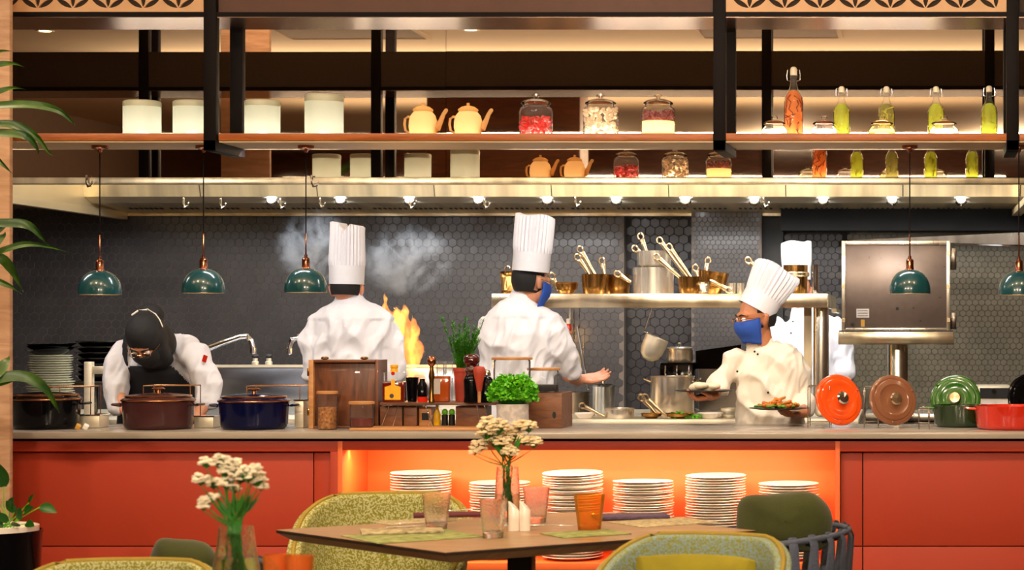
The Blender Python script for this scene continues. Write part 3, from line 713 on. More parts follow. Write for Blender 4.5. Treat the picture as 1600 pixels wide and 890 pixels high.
def leaning_lid(px, py, rpx, Z, yaw, lean, label, m, knob, mdk=None):
    r = S(rpx, Z); t = thing('casserole_lid', label, 'lid', P(px, py, Z), 0, None)
    R_ = Euler((PI/2-lean, 0, yaw), 'XYZ').to_matrix()   # local +Z becomes the outer face
    MB().lathe([(0.0001, -.004), (r*.9, -.006), (r*.97, -.004), (r, .002), (r*.98, .009), (r*.9, .014), (r*.82, .012), (r*.79, .018), (r*.62, .021), (r*.58, .018), (r*.3, .021), (0.0001, .023)], 56, (0, 0, 0), R_).build('disc', m, t)
    MB().lathe([(r*.12, .02), (r*.1, .034), (r*.24, .042), (r*.25, .047), (r*.2, .054), (0.0001, .056)], 28, (0, 0, 0), R_).build('knob', knob, t)
    for q in range(3):
        a = 2*PI*q/3+.4; MB().ball(R_ @ Vector((r*.9*math.cos(a), r*.9*math.sin(a), .014)), .006, 8).build('lug', m, t)
leaning_lid(1310, 624.5, 41, 9.55, math.radians(32), math.radians(15), 'bright orange casserole lid standing tilted in a wire stand', M['en_orange'], M['chrome'])
leaning_lid(1394.5, 625, 40, 9.55, math.radians(24), math.radians(12), 'brown casserole lid with brass knob standing in a wire stand', M['en_brown'], M['brass_pale'])
leaning_lid(1493, 624, 39.5, 9.87, math.radians(-6), math.radians(14), 'bright green casserole lid leaning behind the dark green pot', M['en_green'], M['brass_pale'])
leaning_lid(1610, 623, 40, 9.84, math.radians(24), math.radians(12), 'black casserole lid with brass knob behind the red pot', M['en_black'], M['brass'])
M['wire'] = mat('wire', C(150, 140, 130), 0.25, 1.0); M['wire_brass'] = mat('wire_brass', C(190, 140, 96), 0.25, 1.0)
def wire_stand(x0, x1, y0, y1, ztop, label, m, z0=None):
    z0 = T if z0 is None else z0
    t = thing('wire_stand', label, 'stand', ((x0+x1)/2, (y0+y1)/2, z0)); c = t.location; r = .0025
    A = [(x0, y0), (x1, y0), (x1, y1), (x0, y1)]
    for k in range(4):
        a, b = A[k], A[(k+1) % 4]
        MB().tube([(a[0], a[1], ztop), (b[0], b[1], ztop)], r, 6).build('rail', m, t, off=c)
        MB().tube([(a[0], a[1], ztop), (a[0], a[1], z0+r)], r, 6).build('leg', m, t, off=c)
    MB().tube([(x0, y0, z0+.03), (x1, y0, z0+.03)], r, 6).build('rail', m, t, off=c)
wire_stand(X(1262, 9.5), X(1296, 9.5), 9.52, 9.75, H(604, 9.5), 'thin wire stand holding the bright orange lid', M['wire'])
wire_stand(X(1350, 9.5), X(1372, 9.5), 9.52, 9.75, H(606, 9.5), 'thin wire stand holding the brown lid', M['wire'])
wire_stand(X(1436, 9.4), X(1452, 9.4), 9.40, 9.6, H(640, 9.4), 'small wire stand left of the dark green pot', M['wire'])
wire_stand(X(229, 9.7), X(302, 9.7), 9.66, 9.8, H(602, 9.7), 'brass wire frame standing behind the mauve-brown casserole', M['wire_brass'])
wire_stand(X(396, 9.8), X(478, 9.8), 9.7, 9.84, H(602, 9.8), 'brass wire frame standing behind the navy casserole', M['wire_brass'])
wire_stand(X(88, 9.8), X(152, 9.8), 9.72, 9.84, H(603, 9.8), 'brass wire frame behind the black casserole', M['wire_brass'])

M['walnut'] = wood('walnut', C(70, 38, 22), C(122, 70, 40), 0.4, 5, (6, 6, 1), 0.2); M['walnut_h'] = wood('walnut_h', C(76, 44, 26), C(130, 80, 48), 0.4, 5, (1, 7, 7), 0.2)
M['oak'] = wood('oak', C(176, 120, 70), C(206, 152, 98), 0.45, 5, (1, 6, 6)); M['block'] = wood('block', C(96, 58, 36), C(142, 92, 60), 0.5, 6, (1, 5, 5))
# open wooden crate on its side
Z = 9.47; cr = thing('wooden_crate', 'dark walnut crate standing upright with brass hinges and knobs', 'crate', (X(536, Z), Z, T)); o_ = cr.location
x0, x1, zt_, zb_ = X(482, Z), X(591, Z), H(562, Z), T
def crb(mb, n, m, b=.0015): return mb.build(n, m, cr, off=o_, bev=b)
crb(MB().bx(x0+.0221, x1-.0141, Z+.03, Z+.045, zb_+.0121, zt_-.0121), 'back_panel', M['walnut'])
crb(MB().bx(x0, x0+.022, Z, Z+.17, zb_, zt_), 'side_panel', M['oak']); crb(MB().bx(x1-.014, x1, Z, Z+.17, zb_, zt_), 'side_panel', M['walnut'])
crb(MB().bx(x0+.0225, x1-.0145, Z, Z+.17, zt_-.012, zt_), 'top_panel', M['walnut_h']); crb(MB().bx(x0+.0225, x1-.0145, Z, Z+.17, zb_, zb_+.012), 'bottom_panel', M['walnut_h'])
for py in (581, 643): crb(MB().bx(x0-.006, x0+.004, Z-.004, Z+.02, H(py+6, Z), H(py-6, Z)), 'hinge', M['brass'])
for px in (502, 564):
    crb(MB().lathe([(.006, 0), (.018, .004), (.018, .01), (.012, .014), (0.0001, .014)], 16, (X(px, Z), Z+.06, zt_)), 'foot_knob', M['brass'])
def lidded_jar(px, wpx, toppx, basez, Z, label, mcont, lvl, mlid, grp=None, lidh=.012, name='storage_jar'):
    r = S(wpx, Z)/2; h = H(toppx, Z)-basez
    t = thing(name, label, 'jar', (X(px, Z), Z, basez+.0008), 0, grp)
    MB().lathe([(0.0001, .001), (r*.84, 0), (r*.9, .004), (r*.9, h-lidh-.008), (r*.86, h-lidh)], 28).build('glass_body', M['glass'], t)
    MB().lathe([(0.0001, h-lidh), (r*.98, h-lidh), (r, h-lidh*.5), (r*.98, h), (0.0001, h)], 28).build('lid', mlid, t)
    if mcont: MB().lathe([(0.0001, .003), (r*.8, .003), (r*.85, .008), (r*.85, h*lvl), (0.0001, h*lvl+.002)], 24).build('contents', mcont, t)
    return t
M['nuts'] = mat('nuts', C(206, 140, 70), 0.6, var=0.4, scale=90, bump=0.5, col2=C(120, 66, 30)); M['jam'] = mat('jam', C(96, 30, 20), 0.3, var=0.3, scale=30)
lidded_jar(511.5, 33, 611, T, 9.38, 'glass jar of nuts with a wooden lid before the walnut crate', M['nuts'], .58, M['oak'])
lidded_jar(565, 40, 627, T+.0125, 9.34, 'small glass jar of dark red jam with wide wooden lid', M['jam'], .35, M['oak'])
# riser shelf
Z = 9.40
rs = thing('riser_shelf', 'low walnut riser board on slanted wire legs in mid-counter', 'riser', (X(700, Z), Z, T)); o_ = rs.location
rz1, rz0 = H(628.5, Z), H(632.5, Z)
def rsb(mb, n, m, b=.001): return mb.build(n, m, rs, off=o_, bev=b)
rsb(MB().bx(X(594, Z), X(823, Z), Z, Z+.26, rz0, rz1), 'board', M['walnut_h'])
for a, b in ((608, 596), (622, 614), (665, 676), (683, 668), (745, 752), (757, 766)):
    rsb(MB().tube([P(a, 633, Z+.02), (X(b, Z+.02), Z+.02, T+.014)], .0028, 6), 'wire_leg', M['chrome'])
tray = MB().bx(X(548, 9.3), X(760, 9.3), 9.28, 9.7, T, T+.012).build('serving_board', M['oak'], bev=.002); tag(tray, 'thin pale oak board lying under the riser shelf', 'board')
def crate_box(pxa, pxb, pytop, Z, dep, label, m, base, slot=None, mats=None):
    t = thing('wooden_box', label, 'box', (X((pxa+pxb)/2, Z), Z, base)); c = t.location; a, b, zt2 = X(pxa, Z), X(pxb, Z), H(pytop, Z)
    MB().bx(a, b, Z, Z+.01, base, zt2).build('front_panel', m, t, off=c, bev=.001); MB().bx(a, b, Z+dep-.01, Z+dep, base, zt2).build('rear_panel', m, t, off=c, bev=.001)
    MB().bx(a, a+.01, Z+.0101, Z+dep-.0101, base, zt2).build('side_panel', m, t, off=c); MB().bx(b-.01, b, Z+.0101, Z+dep-.0101, base, zt2).build('side_panel', m, t, off=c)
    MB().bx(a+.01, b-.01, Z+.0101, Z+dep-.0101, base, base+.008).build('bottom_panel', m, t, off=c)
    if slot:
        MB().lathe([(0.0001, 0), (.0085, 0), (.0085, .003), (0.0001, .003)], 16, (X(slot[0], Z), Z, H(slot[1], Z)), Euler((PI/2, 0, 0)).to_matrix(), sy=1.9).build('hand_hole', M['black'], t, off=c)
    return t
tb = T+.0125
for a, b, lab, mm in ((594, 628, 'small brown wooden box under the riser, leftmost', 'block'), (631, 651, 'narrow brown wooden box under the riser, second', 'block'), (712, 760, 'wide brown wooden box under the riser left of the parsley', 'block')):
    crate_box(a, b, 634.5, 9.46, .12, lab, M[mm], tb)
crate_box(826, 878, 614, 9.5, .3, 'tall upright wooden box with oval hand hole under two jars', M['block'], T, (866, 648))
MB_ = crate_box(655, 674, 636, 9.48, .1, 'pale wooden box with dark label under the riser', M['oak'], tb)
MB().bx(X(659, 9.479), X(670, 9.479), 9.4785, 9.4795, H(656, 9.479), H(645, 9.479)).build('label_plate', M['black'], MB_, off=MB_.location)
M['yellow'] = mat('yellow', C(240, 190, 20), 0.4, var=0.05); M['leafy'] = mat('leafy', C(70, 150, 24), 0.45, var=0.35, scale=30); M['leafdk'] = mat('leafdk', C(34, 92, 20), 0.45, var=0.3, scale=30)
M['parsley'] = mat('parsley', C(64, 168, 14), 0.45, var=0.3, scale=30, col2=C(130, 214, 44))
t = thing('yellow_bottle', 'slim yellow glass bottle below the riser shelf', 'bottle', (X(683, 9.5), 9.5, tb)); MB().lathe([(0.0001, 0), (.016, .001), (.017, .006), (.017, .05), (.008, .075), (.007, .095), (.0001, .096)], 18).build('body', M['yellow'], t); MB().lathe([(.009, .093), (.009, .1), (.0001, .101)], 14).build('cap', M['white_in'], t)
for px, lab in ((695, 'small black jar of green herbs below the riser, left one'), (706, 'small black jar of green herbs below the riser, right one')):
    t = thing('herb_jar', lab, 'jar', (X(px, 9.5), 9.5, tb), 0, 'herb jars below the riser'); MB().lathe([(0.0001, 0), (.0145, .001), (.015, .004), (.015, .05), (.0001, .051)], 18).build('body', M['black'], t); MB().ball((0, 0, .062), (.015, .013, .016), 10).build('herbs', M['parsley'], t)

# on the riser
RZ = rz1+.0008
M['liquor'] = mat('liquor', C(96, 16, 10), 0.1, var=0.2, coat=0.8); M['label_y'] = mat('label_y', C(246, 176, 18), 0.4, var=0.1, scale=60); M['label_w'] = mat('label_w', C(206, 200, 196), 0.5, var=0.05)
M['amber_l'] = mat('amber_l', C(168, 74, 24), 0.1, var=0.2, coat=0.8); M['terracotta'] = mat('terracotta', C(168, 58, 36), 0.6, var=0.12, scale=20); M['mill'] = mat('mill', C(66, 16, 16), 0.12, var=0.15, coat=0.8)
Z = 9.42; u = S(1, Z)
t = thing('liquor_bottle', 'square dark red bottle with a bright yellow label on the riser', 'bottle', (X(616, Z), Z, RZ))
MB().bx(-17*u, 17*u, -.022, .022, 0, 32*u).build('lower_body', M['liquor'], t, bev=.006, segs=3)
MB().bx(-16.5*u, 16.5*u, -.021, .021, 32*u, 47*u).build('upper_body', M['glass'], t, bev=.006, segs=3)
MB().lathe([(6*u, 47*u), (5*u, 53*u), (6*u, 54*u), (6*u, 58*u), (.0001, 59*u)], 16).build('cap', M['label_y'], t)
lb = MB().add([(a*u, -.0232, b*u) for a, b in ((-13, 4), (12, 4), (12, 24), (3, 27), (3, 36), (-3, 36), (-3, 27), (-13, 24))], [tuple(range(8))]); lb.add([(a*u, -.0226, b*u) for a, b in ((-13, 4), (12, 4), (12, 24), (3, 27), (3, 36), (-3, 36), (-3, 27), (-13, 24))], [tuple(range(8))[::-1]])
lb = lb.build('label', M['label_y'], t, smooth=False)
MB().lathe([(0.0001, 0), (3*u, 0), (3*u, .001), (.0001, .001)], 12, (0, -.0235, 45*u), Euler((PI/2, 0, 0)).to_matrix()).build('seal', M['en_red'], lb)
MB().lathe([(0.0001, 0), (3.4*u, 0), (3.4*u, .001), (.0001, .001)], 12, (-2*u, -.0235, 10*u), Euler((PI/2, 0, 0)).to_matrix()).build('emblem', M['wire'], lb)
def lathe_thing(name, label, cat, px, Z, base, parts, grp=None, seg=24):
    t = thing(name, label, cat, (X(px, Z), Z, base), 0, grp); u = S(1, Z)
    for n_, m_, prof in parts: MB().lathe([(max(a*u, 1e-4), b*u) for a, b in prof], seg).build(n_, m_, t)
    return t
lathe_thing('black_cup', 'dark green-black tapered cup right of the yellow-labelled bottle', 'cup', 644, 9.5, RZ, [('body', M['en_black'], [(0, 0), (7, 0), (10, 38), (9, 38), (6, 4), (0, 3)])])
lathe_thing('sauce_bottle', 'small dark sauce bottle with red base on the riser', 'bottle', 660, 9.46, RZ, [('body', M['en_black'], [(0, 6), (7.5, 6), (7.5, 26), (4, 32), (4, 36), (0, 36)]), ('base', M['en_red'], [(0, 0), (8, 0), (8, 8), (0, 8)])])
t = thing('decanter', 'square amber decanter with a white label and copper ball stopper', 'decanter', (X(688, 9.5), 9.5, RZ)); u = S(1, 9.5)
MB().bx(-15*u, 15*u, -.03, .03, 0, 40*u).build('body', M['amber_l'], t, bev=.005); MB().bx(-10*u, 2*u, -.0315, -.0305, 12*u, 36*u).build('label', M['label_w'], t)
lathe_thing('ball_stoppered_bottle', 'slender brass bottle with a shiny copper ball stopper', 'bottle', 674.5, 9.4, RZ, [('body', M['brass'], [(0, 0), (5, 0), (5, 4), (3.4, 8), (3.4, 34), (5, 40), (3, 52), (3, 57), (0, 57)]), ('ball_stopper', M['copper'], [(0, 56), (4, 57), (6.8, 61), (7.5, 65), (6, 70), (3, 72.3), (0, 73)])])
for px, a_, lab in ((700, 1, 'narrow glass beaker behind the decanter, right one'), (690, 0, 'narrow glass beaker behind the decanter, left one')):
    lathe_thing('glass_beaker', lab, 'glass', px, 9.62, RZ, [('body', M['glass'], [(0, 0), (7, 0), (7.5, 62), (7.1, 62), (6.6, 2)])], 'glass beakers on the riser')
MILL = [(0, 0), (12, 0), (12.5, 3), (11.5, 8), (12.5, 34), (11, 40), (8, 44)]
lathe_thing('pepper_mill', 'tall glossy pepper mill with dark red head and black body', 'mill', 737, 9.4, RZ, [('body', M['en_black'], MILL), ('head', M['mill'], [(8, 43), (9.5, 46), (11, 50), (8, 55), (8, 58), (12, 62), (12.5, 70), (10, 74), (4, 76), (0, 76)])])
lathe_thing('pepper_mill', 'shorter black pepper mill right of the dark red one', 'mill', 760, 9.42, RZ, [('body', M['en_black'], [(0, 0), (11, 0), (11, 34), (8, 38), (6, 40), (0, 40)]), ('head', M['chrome'], [(0, 40), (7, 41), (7, 45), (5, 50), (0, 51)])])
lathe_thing('wooden_pestle', 'terracotta-red tapered pestle with a wooden tip between the mills', 'pestle', 749, 9.37, RZ, [('handle', M['oak'], [(0, 0), (2.5, 0), (3, 18), (0, 18)]), ('body', M['terracotta'], [(0, 17), (4, 18), (6, 32), (9, 44), (9.5, 52), (7, 56), (0, 57)])])
# rosemary in a pot
t = thing('potted_rosemary', 'tall wispy rosemary in a terracotta pot on the riser', 'herb', (X(722, 9.56), 9.56, RZ)); u = S(1, 9.56)
MB().lathe([(0.0001, 0), (10*u, 0), (13*u, 46*u), (14*u, 46*u), (14*u, 52*u), (12*u, 52*u), (11*u, 47*u), (.0001, 46*u)], 28).build('pot', M['terracotta'], t)
mb = MB(); st = MB(); rnd = random.Random(5)
for k in range(34):
    a = rnd.uniform(0, 2*PI); q = rnd.uniform(0, 9)*u; p = Vector((q*math.cos(a), q*math.sin(a)*.6, 46*u)); d = Vector((rnd.uniform(-.32, .62), rnd.uniform(-.3, .3), 1)).normalized(); L = rnd.uniform(38, 92)*u
    pts = [p+d*L*s_/6+Vector((math.sin(s_+k)*.002, 0, 0)) for s_ in range(7)]; st.tube(pts, .0012, 5)
    for j in range(64):
        f_ = rnd.uniform(.12, 1); c = p+d*L*f_; an = rnd.uniform(0, 2*PI); nd = Vector((math.cos(an), math.sin(an), .75)).normalized(); ln = rnd.uniform(4, 8)*u
        sd = nd.cross(Vector((0, 0, 1))).normalized()*.0021
        mb.add([c-sd, c+nd*ln*.5-sd*1.4, c+nd*ln, c+nd*ln*.5+sd*1.4, c+sd], [(0, 1, 2, 3, 4)])
st.build('stems', M['leafdk'], t); o = mb.build('needles', M['leafy'], t, smooth=False); o['kind'] = 'stuff'
# parsley / basil
Zp = 9.27; t = thing('potted_parsley', 'bushy bright green parsley in a whitish concrete pot', 'herb', (X(801, Zp), Zp, T)); u = S(1, Zp)
M['concrete'] = mat('concrete', C(206, 198, 196), 0.75, var=0.12, scale=40, contrast=(.45, .6))
MB().lathe([(0.0001, 0), (22*u, 0), (24*u, 2*u), (25*u, 42*u), (22.5*u, 42*u), (22*u, 36*u), (.0001, 36*u)], 32).build('pot', M['concrete'], t)
mb = MB(); rnd = random.Random(9)
for k in range(1500):
    a = rnd.uniform(0, 2*PI); ph_ = rnd.uniform(-.35, 1); R_ = rnd.uniform(.7, 1)
    c = Vector((math.cos(a)*math.sqrt(1-ph_*ph_*.8)*37*u*R_, math.sin(a)*math.sqrt(1-ph_*ph_*.8)*28*u*R_, 58*u+ph_*30*u*R_))
    e = Euler((rnd.uniform(-1, 1), rnd.uniform(-1, 1), rnd.uniform(0, 6))).to_matrix(); s_ = rnd.uniform(3.4, 6)*u
    lf = [(-.1, 0, 0), (-.7, .5, .15), (-.5, 1.1, .1), (0, .95, -.05), (.5, 1.15, .1), (.8, .5, .15), (.1, 0, 0)]
    mb.add([c+e @ Vector(v)*s_ for v in lf], [(0, 1, 2, 3), (0, 3, 4, 5, 6)])
o = mb.build('leaves', M['parsley'], t, smooth=False); o['kind'] = 'stuff'
mb = MB()
for k in range(26):
    a = rnd.uniform(0, 6.28); mb.tube([(8*u*math.cos(a), 8*u*math.sin(a), 36*u), (20*u*math.cos(a), 16*u*math.sin(a), 62*u)], .0014, 5)
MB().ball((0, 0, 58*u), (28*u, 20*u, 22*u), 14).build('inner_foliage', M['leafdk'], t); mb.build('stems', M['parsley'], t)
# jars behind the parsley
wb_top = H(614, 9.5)
lidded_jar(849.5, 52, 574.5, wb_top, 9.66, 'wide wooden-lidded glass jar on top of the tall wooden box', mat('dark_beans', C(40, 34, 34), .5, var=.4, scale=60), .3, M['oak'], None, .012)
lidded_jar(800, 64, 558, RZ+.001, 9.50, 'largest wooden-lidded glass jar behind the parsley', M['block'], .25, M['oak'], None, .012)

# ---------------------------------------------------------------- left end of the counter
Zl = 9.86
t0 = MB().lathe([(0.0001, 0), (.07, 0), (.1, .011), (.101, .013), (.07, .004), (.0001, .003)], 32)
me = t0.build('bowl_plate', M['china']); COL.objects.unlink(me)
M['celadon'] = mat('celadon', C(196, 196, 176), 0.25, var=0.04, coat=.4)
Zst = 11.1; IST = 0.93
for k in range(18):
    o = bpy.data.objects.new('stacked_dish', me.data); COL.objects.link(o)
    if k == 0: me.data.materials.clear(); me.data.materials.append(M['celadon'])
    o.location = (X(79+math.sin(k*1.3)*1.5, Zst), Zst, H(616, Zst)+k*.0128-.02); o.scale = (1.12 if k > 6 else 1.2,)*2+(1.3,); 
    tag(o, 'topmost pale grey-green dish of the stack behind the black casserole' if k == 17 else ORD[18-k]+' pale grey-green dish from the top, behind the black casserole', 'dish', 'pale dishes stacked behind the black casserole')
topz = H(616, Zst)+18*.0128-.02
for k in range(3):
    o = MB().lathe([(0.0001, 0), (.07, 0), (.125, .03), (.128, .033), (.12, .033), (.07, .005), (0.0001, .004)], 32).build('black_bowl', M['en_black']); o.location = (X(77+k*2, Zst), Zst, topz+.004+k*.014); o.rotation_euler = (0, math.radians((-6, 4, -5)[k]*.3), 0)
    tag(o, ('lowest', 'middle', 'topmost')[k]+' of three black bowls on the pale dish stack', 'bowl', 'black bowls on the pale dish stack')
def low_table(name, lab, x0, x1, y0, y1, zt, z0):
    t = thing(name, lab, 'shelf', ((x0+x1)/2, (y0+y1)/2, z0)); o_ = t.location
    MB().bx(x0, x1, y0, y1, zt-.02, zt).build('top', M['steel_dark'], t, off=o_, bev=.002)
    for a in (x0+.02, x1-.02):
        for b in (y0+.02, y1-.02): MB().tube([(a, b, z0+.012), (a, b, zt-.03)], .012, 8).build('leg', M['steel_dark'], t, off=o_)
low_table('dish_shelf', 'low steel shelf carrying the pale dish stack at far left', X(10, 11.1), X(112, 11.1), 10.97, 11.24, H(616, Zst)-.021, .931)
low_table('plate_shelf', 'low dark shelf under the black plates behind the headscarf worker', X(122, 11.4), X(198, 11.4), 11.25, 11.62, H(594, 11.4)-.001, .931)
for k in range(7):
    o = MB().lathe([(0.0001, 0), (.10, 0), (.135, .02), (.138, .024), (.128, .024), (.09, .006), (.0001, .005)], 36).build('black_plate', M['en_black']); o.location = (X(158, 11.4), 11.4, H(594, 11.4)+k*.0315)
    o.scale = (1, 1, 1.3)
    tag(o, 'topmost black deep plate of the stack behind the headscarf worker' if k == 6 else ORD[7-k]+' black deep plate from the top, behind the headscarf worker', 'plate', 'black deep plates stacked behind the headscarf worker')
# ---------------------------------------------------------------- people
M['plate_black'] = mat('plate_black', C(16, 15, 16), .5, var=.1); M['skin'] = mat('skin', C(206, 144, 112), 0.5, var=0.06, scale=20, sss=0.12); M['skin_tan'] = mat('skin_tan', C(186, 120, 82), 0.45, var=0.08, scale=20, sss=0.12)
M['jacket'] = mat('jacket', C(222, 222, 230), 0.85, var=0.02, scale=30, bump=0.08, bscale=260); M['jacket_warm_lit'] = mat('jacket_warm_lit', C(232, 222, 206), 0.85, var=0.02, scale=30, bump=0.08, bscale=260)  # second jacket: beige-white cloth with the warm light put into its colour
M['hat'] = mat('hat', C(226, 226, 232), 0.8, var=0.02, scale=30); M['hair'] = mat('hair', C(20, 17, 16), 0.8, var=0.3, scale=60, stretch=(1, 1, .2)); M['apron'] = mat('apron', C(14, 16, 24), 0.8, var=0.1, scale=30)
M['mask'] = mat('mask', C(32, 76, 168), 0.75, var=0.08, scale=20); M['trousers'] = mat('trousers', C(26, 26, 30), 0.85, var=0.1); M['scarf'] = mat('scarf', C(17, 17, 20), 0.75, var=0.2, scale=10)
M['eye'] = mat('eye', C(238, 232, 226), 0.2, var=0.01); M['iris'] = mat('iris', C(30, 20, 14), 0.15, var=0.1); M['lip'] = mat('lip', C(170, 96, 84), .5, var=.05)
def chain(mb, pts, seg=20, ref=(1, 0, 0), cap=True):
    """pts: (px, py, Z, ra, rb)"""
    mb.tube([P(p[0], p[1], p[2]) for p in pts], [(p[3], p[4] if len(p) > 4 else p[3]) for p in pts], seg, ref, cap)
def head_shape(mb, c, R):
    def b(p, r): mb.ball(c+R @ Vector(p), r, 20, R)
    b((0, .012, .025), (.075, .093, .098)); b((0, -.016, -.04), (.061, .074, .074)); b((0, -.062, -.092), (.026, .024, .022))
    b((0, -.074, .022), (.05, .022, .016)); b((-.035, -.062, -.028), (.024, .024, .026)); b((.035, -.062, -.028), (.024, .024, .026)); b((0, -.078, -.064), (.026, .016, .022))
    mb.tube([c+R @ Vector(q) for q in ((0, -.084, .012), (0, -.098, -.01), (0, -.106, -.028), (0, -.092, -.036))], [.007, .009, .013, .010], 10)
    for s_ in (-1, 1):
        mb.tube([c+R @ Vector(q) for q in ((s_*.074, .004, -.03), (s_*.082, .012, -.012), (s_*.086, .018, .012), (s_*.078, .008, .022))], [(.008, .012), (.009, .015), (.009, .015), (.007, .009)], 10, R @ Vector((1, 0, 0)))
        mb.ball(c+R @ Vector((s_*.03, -.082, -.002)), .0135, 10)
def face_parts(c, R, par, off):
    for s_ in (-1, 1):
        e = MB().ball(c+R @ Vector((s_*.031, -.0845, .0)), .0125, 14).build('eye', M['eye'], par, off=off); MB().ball(c+R @ Vector((s_*.031, -.0935, -.001)), (.0055, .0045, .0055), 10).build('iris', M['iris'], e, off=off)
        MB().tube([c+R @ Vector((s_*x_, y_, z_)) for x_, y_, z_ in ((.012, -.098, .020), (.03, -.096, .026), (.05, -.082, .020))], [.003, .0035, .002], 8).build('eyebrow', M['hair'], par, off=off)
    MB().tube([c+R @ Vector((x_, -.0935+abs(x_)*.3, -.063)) for x_ in (-.024, -.012, 0, .012, .024)], [.003, .005, .0055, .005, .003], 8).build('lips', M['lip'], par, off=off)
def hand(mb, w_, d, n, curl=0.5, side=1, s=1.0):
    """wrist point, finger direction, palm normal"""
    d = Vector(d).normalized(); n = Vector(n); n = (n-d*n.dot(d)).normalized(); a = d.cross(n)*side; w_ = Vector(w_)
    mb.tube([w_-d*.02, w_, w_+d*.03*s, w_+d*.065*s, w_+d*.088*s], [(.027*s, .021*s), (.027*s, .02*s), (.037*s, .018*s), (.041*s, .016*s), (.038*s, .013*s)], 14, a)
    for i, (o_, L) in enumerate(((-.030, .066), (-.010, .075), (.011, .070), (.030, .056))):
        p = w_+d*(.080-.004*abs(i-1.3))*s+a*o_*s; pts = [p]; ang = curl*(.3+.08*i)
        for q, f in ((0, .42), (1, .32), (2, .26)):
            dd = d*math.cos(ang)+n*math.sin(ang)+a*(o_*2.2)*(1-curl); p = p+dd.normalized()*L*f*s; pts.append(p); ang += curl*.75
        mb.tube(pts, [.0095*s, .009*s, .008*s, .007*s], 9)
    p = w_+d*.022*s-a*.024*s; t1 = (d*.55-a*.8+n*.35).normalized(); p2 = p+t1*.036*s; t2 = (d*.85-a*.35+n*.5*curl+n*.1).normalized(); p3 = p2+t2*.03*s; p4 = p3+(d*.95-a*.05+n*.6*curl).normalized()*.024*s
    mb.tube([p, p2, p3, p4], [.014*s, .012*s, .010*s, .008*s], 10)
def folds(amp, seed, k=1.0, yoke=None):
    def f(p, n):
        q = Vector((p.x*7*k+p.z*3.2, p.y*6, p.z*4.2-p.x*3.5+seed*3.1)); a = noise.noise(q+Vector((seed, 0, 0)))
        q2 = Vector((p.x*15*k-p.z*6, p.y*12, p.z*6+p.x*5)); b = noise.noise(q2+Vector((0, seed*2.3, 0)))
        r = (1-abs(a)*2.6); r = max(-.4, r)
        q3 = Vector((p.x*30-p.z*11, p.y*20, p.z*9+seed)); c3 = 1-abs(noise.noise(q3))*2.4
        d = amp*(r*.8+(1-abs(b)*2.2)*.42+c3*.16-.6)
        if yoke is not None and p.z > yoke: d = d*.3+.005
        return max(-.013, d)
    return f
def hat(base, R, r, h, par, off, name='toque', notch=False, flare=1.0, band=.095, lean=(0, 0), sy=1.18):
    mb = MB(); N = 30
    def put(prof, pleat):
        seg = 120; vs = []; fs = []; n = len(prof)
        for k in range(seg):
            a = 2*PI*k/seg
            for (q, z, pl) in prof:
                rr = q*(1+(pl*.07*(abs(math.sin(a*N/2))*2-1) if pleat else 0)); x, y = rr*math.cos(a), rr*math.sin(a)*sy; zz = z
                if z > h*.8:
                    if notch: zz -= h*.16*max(0, 1-abs(x+.004)/.03)*(min(1, q/r)); zz += .012*(x/r)
                    else: zz += .006*math.sin(a*3+1)*min(1, q/r)
                vs.append(base+R @ Vector((x+lean[0]*z, y+lean[1]*z, zz)))
        for k in range(seg):
            k2 = (k+1) % seg
            for i in range(n-1): fs.append((k*n+i, k2*n+i, k2*n+i+1, k*n+i+1))
        mb.add(vs, fs)
    hb_ = MB(); 
    crown = [(r*.985, band*.85, 0), (r*1.01, band, .4), (r*(1+.04*flare), band+.03, 1), (r*(1+.16*flare), h*.72, 1), (r*(1+.2*flare), h*.9, 1), (r*(1+.13*flare), h*.975, .8), (r*.85, h*.995, .6), (r*.4, h*.95, .3), (.0005, h*.93, 0)]
    put(crown, True); top_ = mb.build(name, M['hat'], par, off=off)
    bd = MB(); seg = 64; pr_ = [(r*.965, 0.001), (r*1.0, 0), (r*1.008, band*.5), (r*1.02, band), (r*.99, band+.001)]
    bd.lathe(pr_, seg, base, R, sy=sy); bd.build('hat_band', M['hat'], top_, off=off)
    bd2 = MB(); a0 = -PI/2 if True else 0
    vs = []; K = 8
    for i in range(K+1):
        a = a0+.25*(i/K); vs += [base+R @ Vector((r*1.016*math.cos(a), r*1.016*math.sin(a)*sy, .002)), base+R @ Vector((r*1.03*math.cos(a), r*1.03*math.sin(a)*sy, band-.002))]
    bd2.add(vs, [(2*i, 2*i+1, 2*i+3, 2*i+2) for i in range(K)]); bd2.build('hat_overlap', M['hat'], top_, off=off)
    return top_
def hair_cap(c, R, par, off, zcut=-.05, ycut=-.03):
    mb = MB(); t = MB(); t.ball((0, .016, .012), (.079, .094, .10), 40)
    f2 = [f for f in t.f if (lambda q: q.z < .036 and q.z > zcut+.35*max(0, -(q.y-ycut)) and q.y > ycut and not (abs(q.x) > .066 and q.z < .028 and q.y < .035))(sum((Vector(t.v[i]) for i in f), Vector())/len(f))]
    mb.add([c+R @ Vector(v) for v in t.v], f2); mb.build('hair', M['hair'], par, off=off)
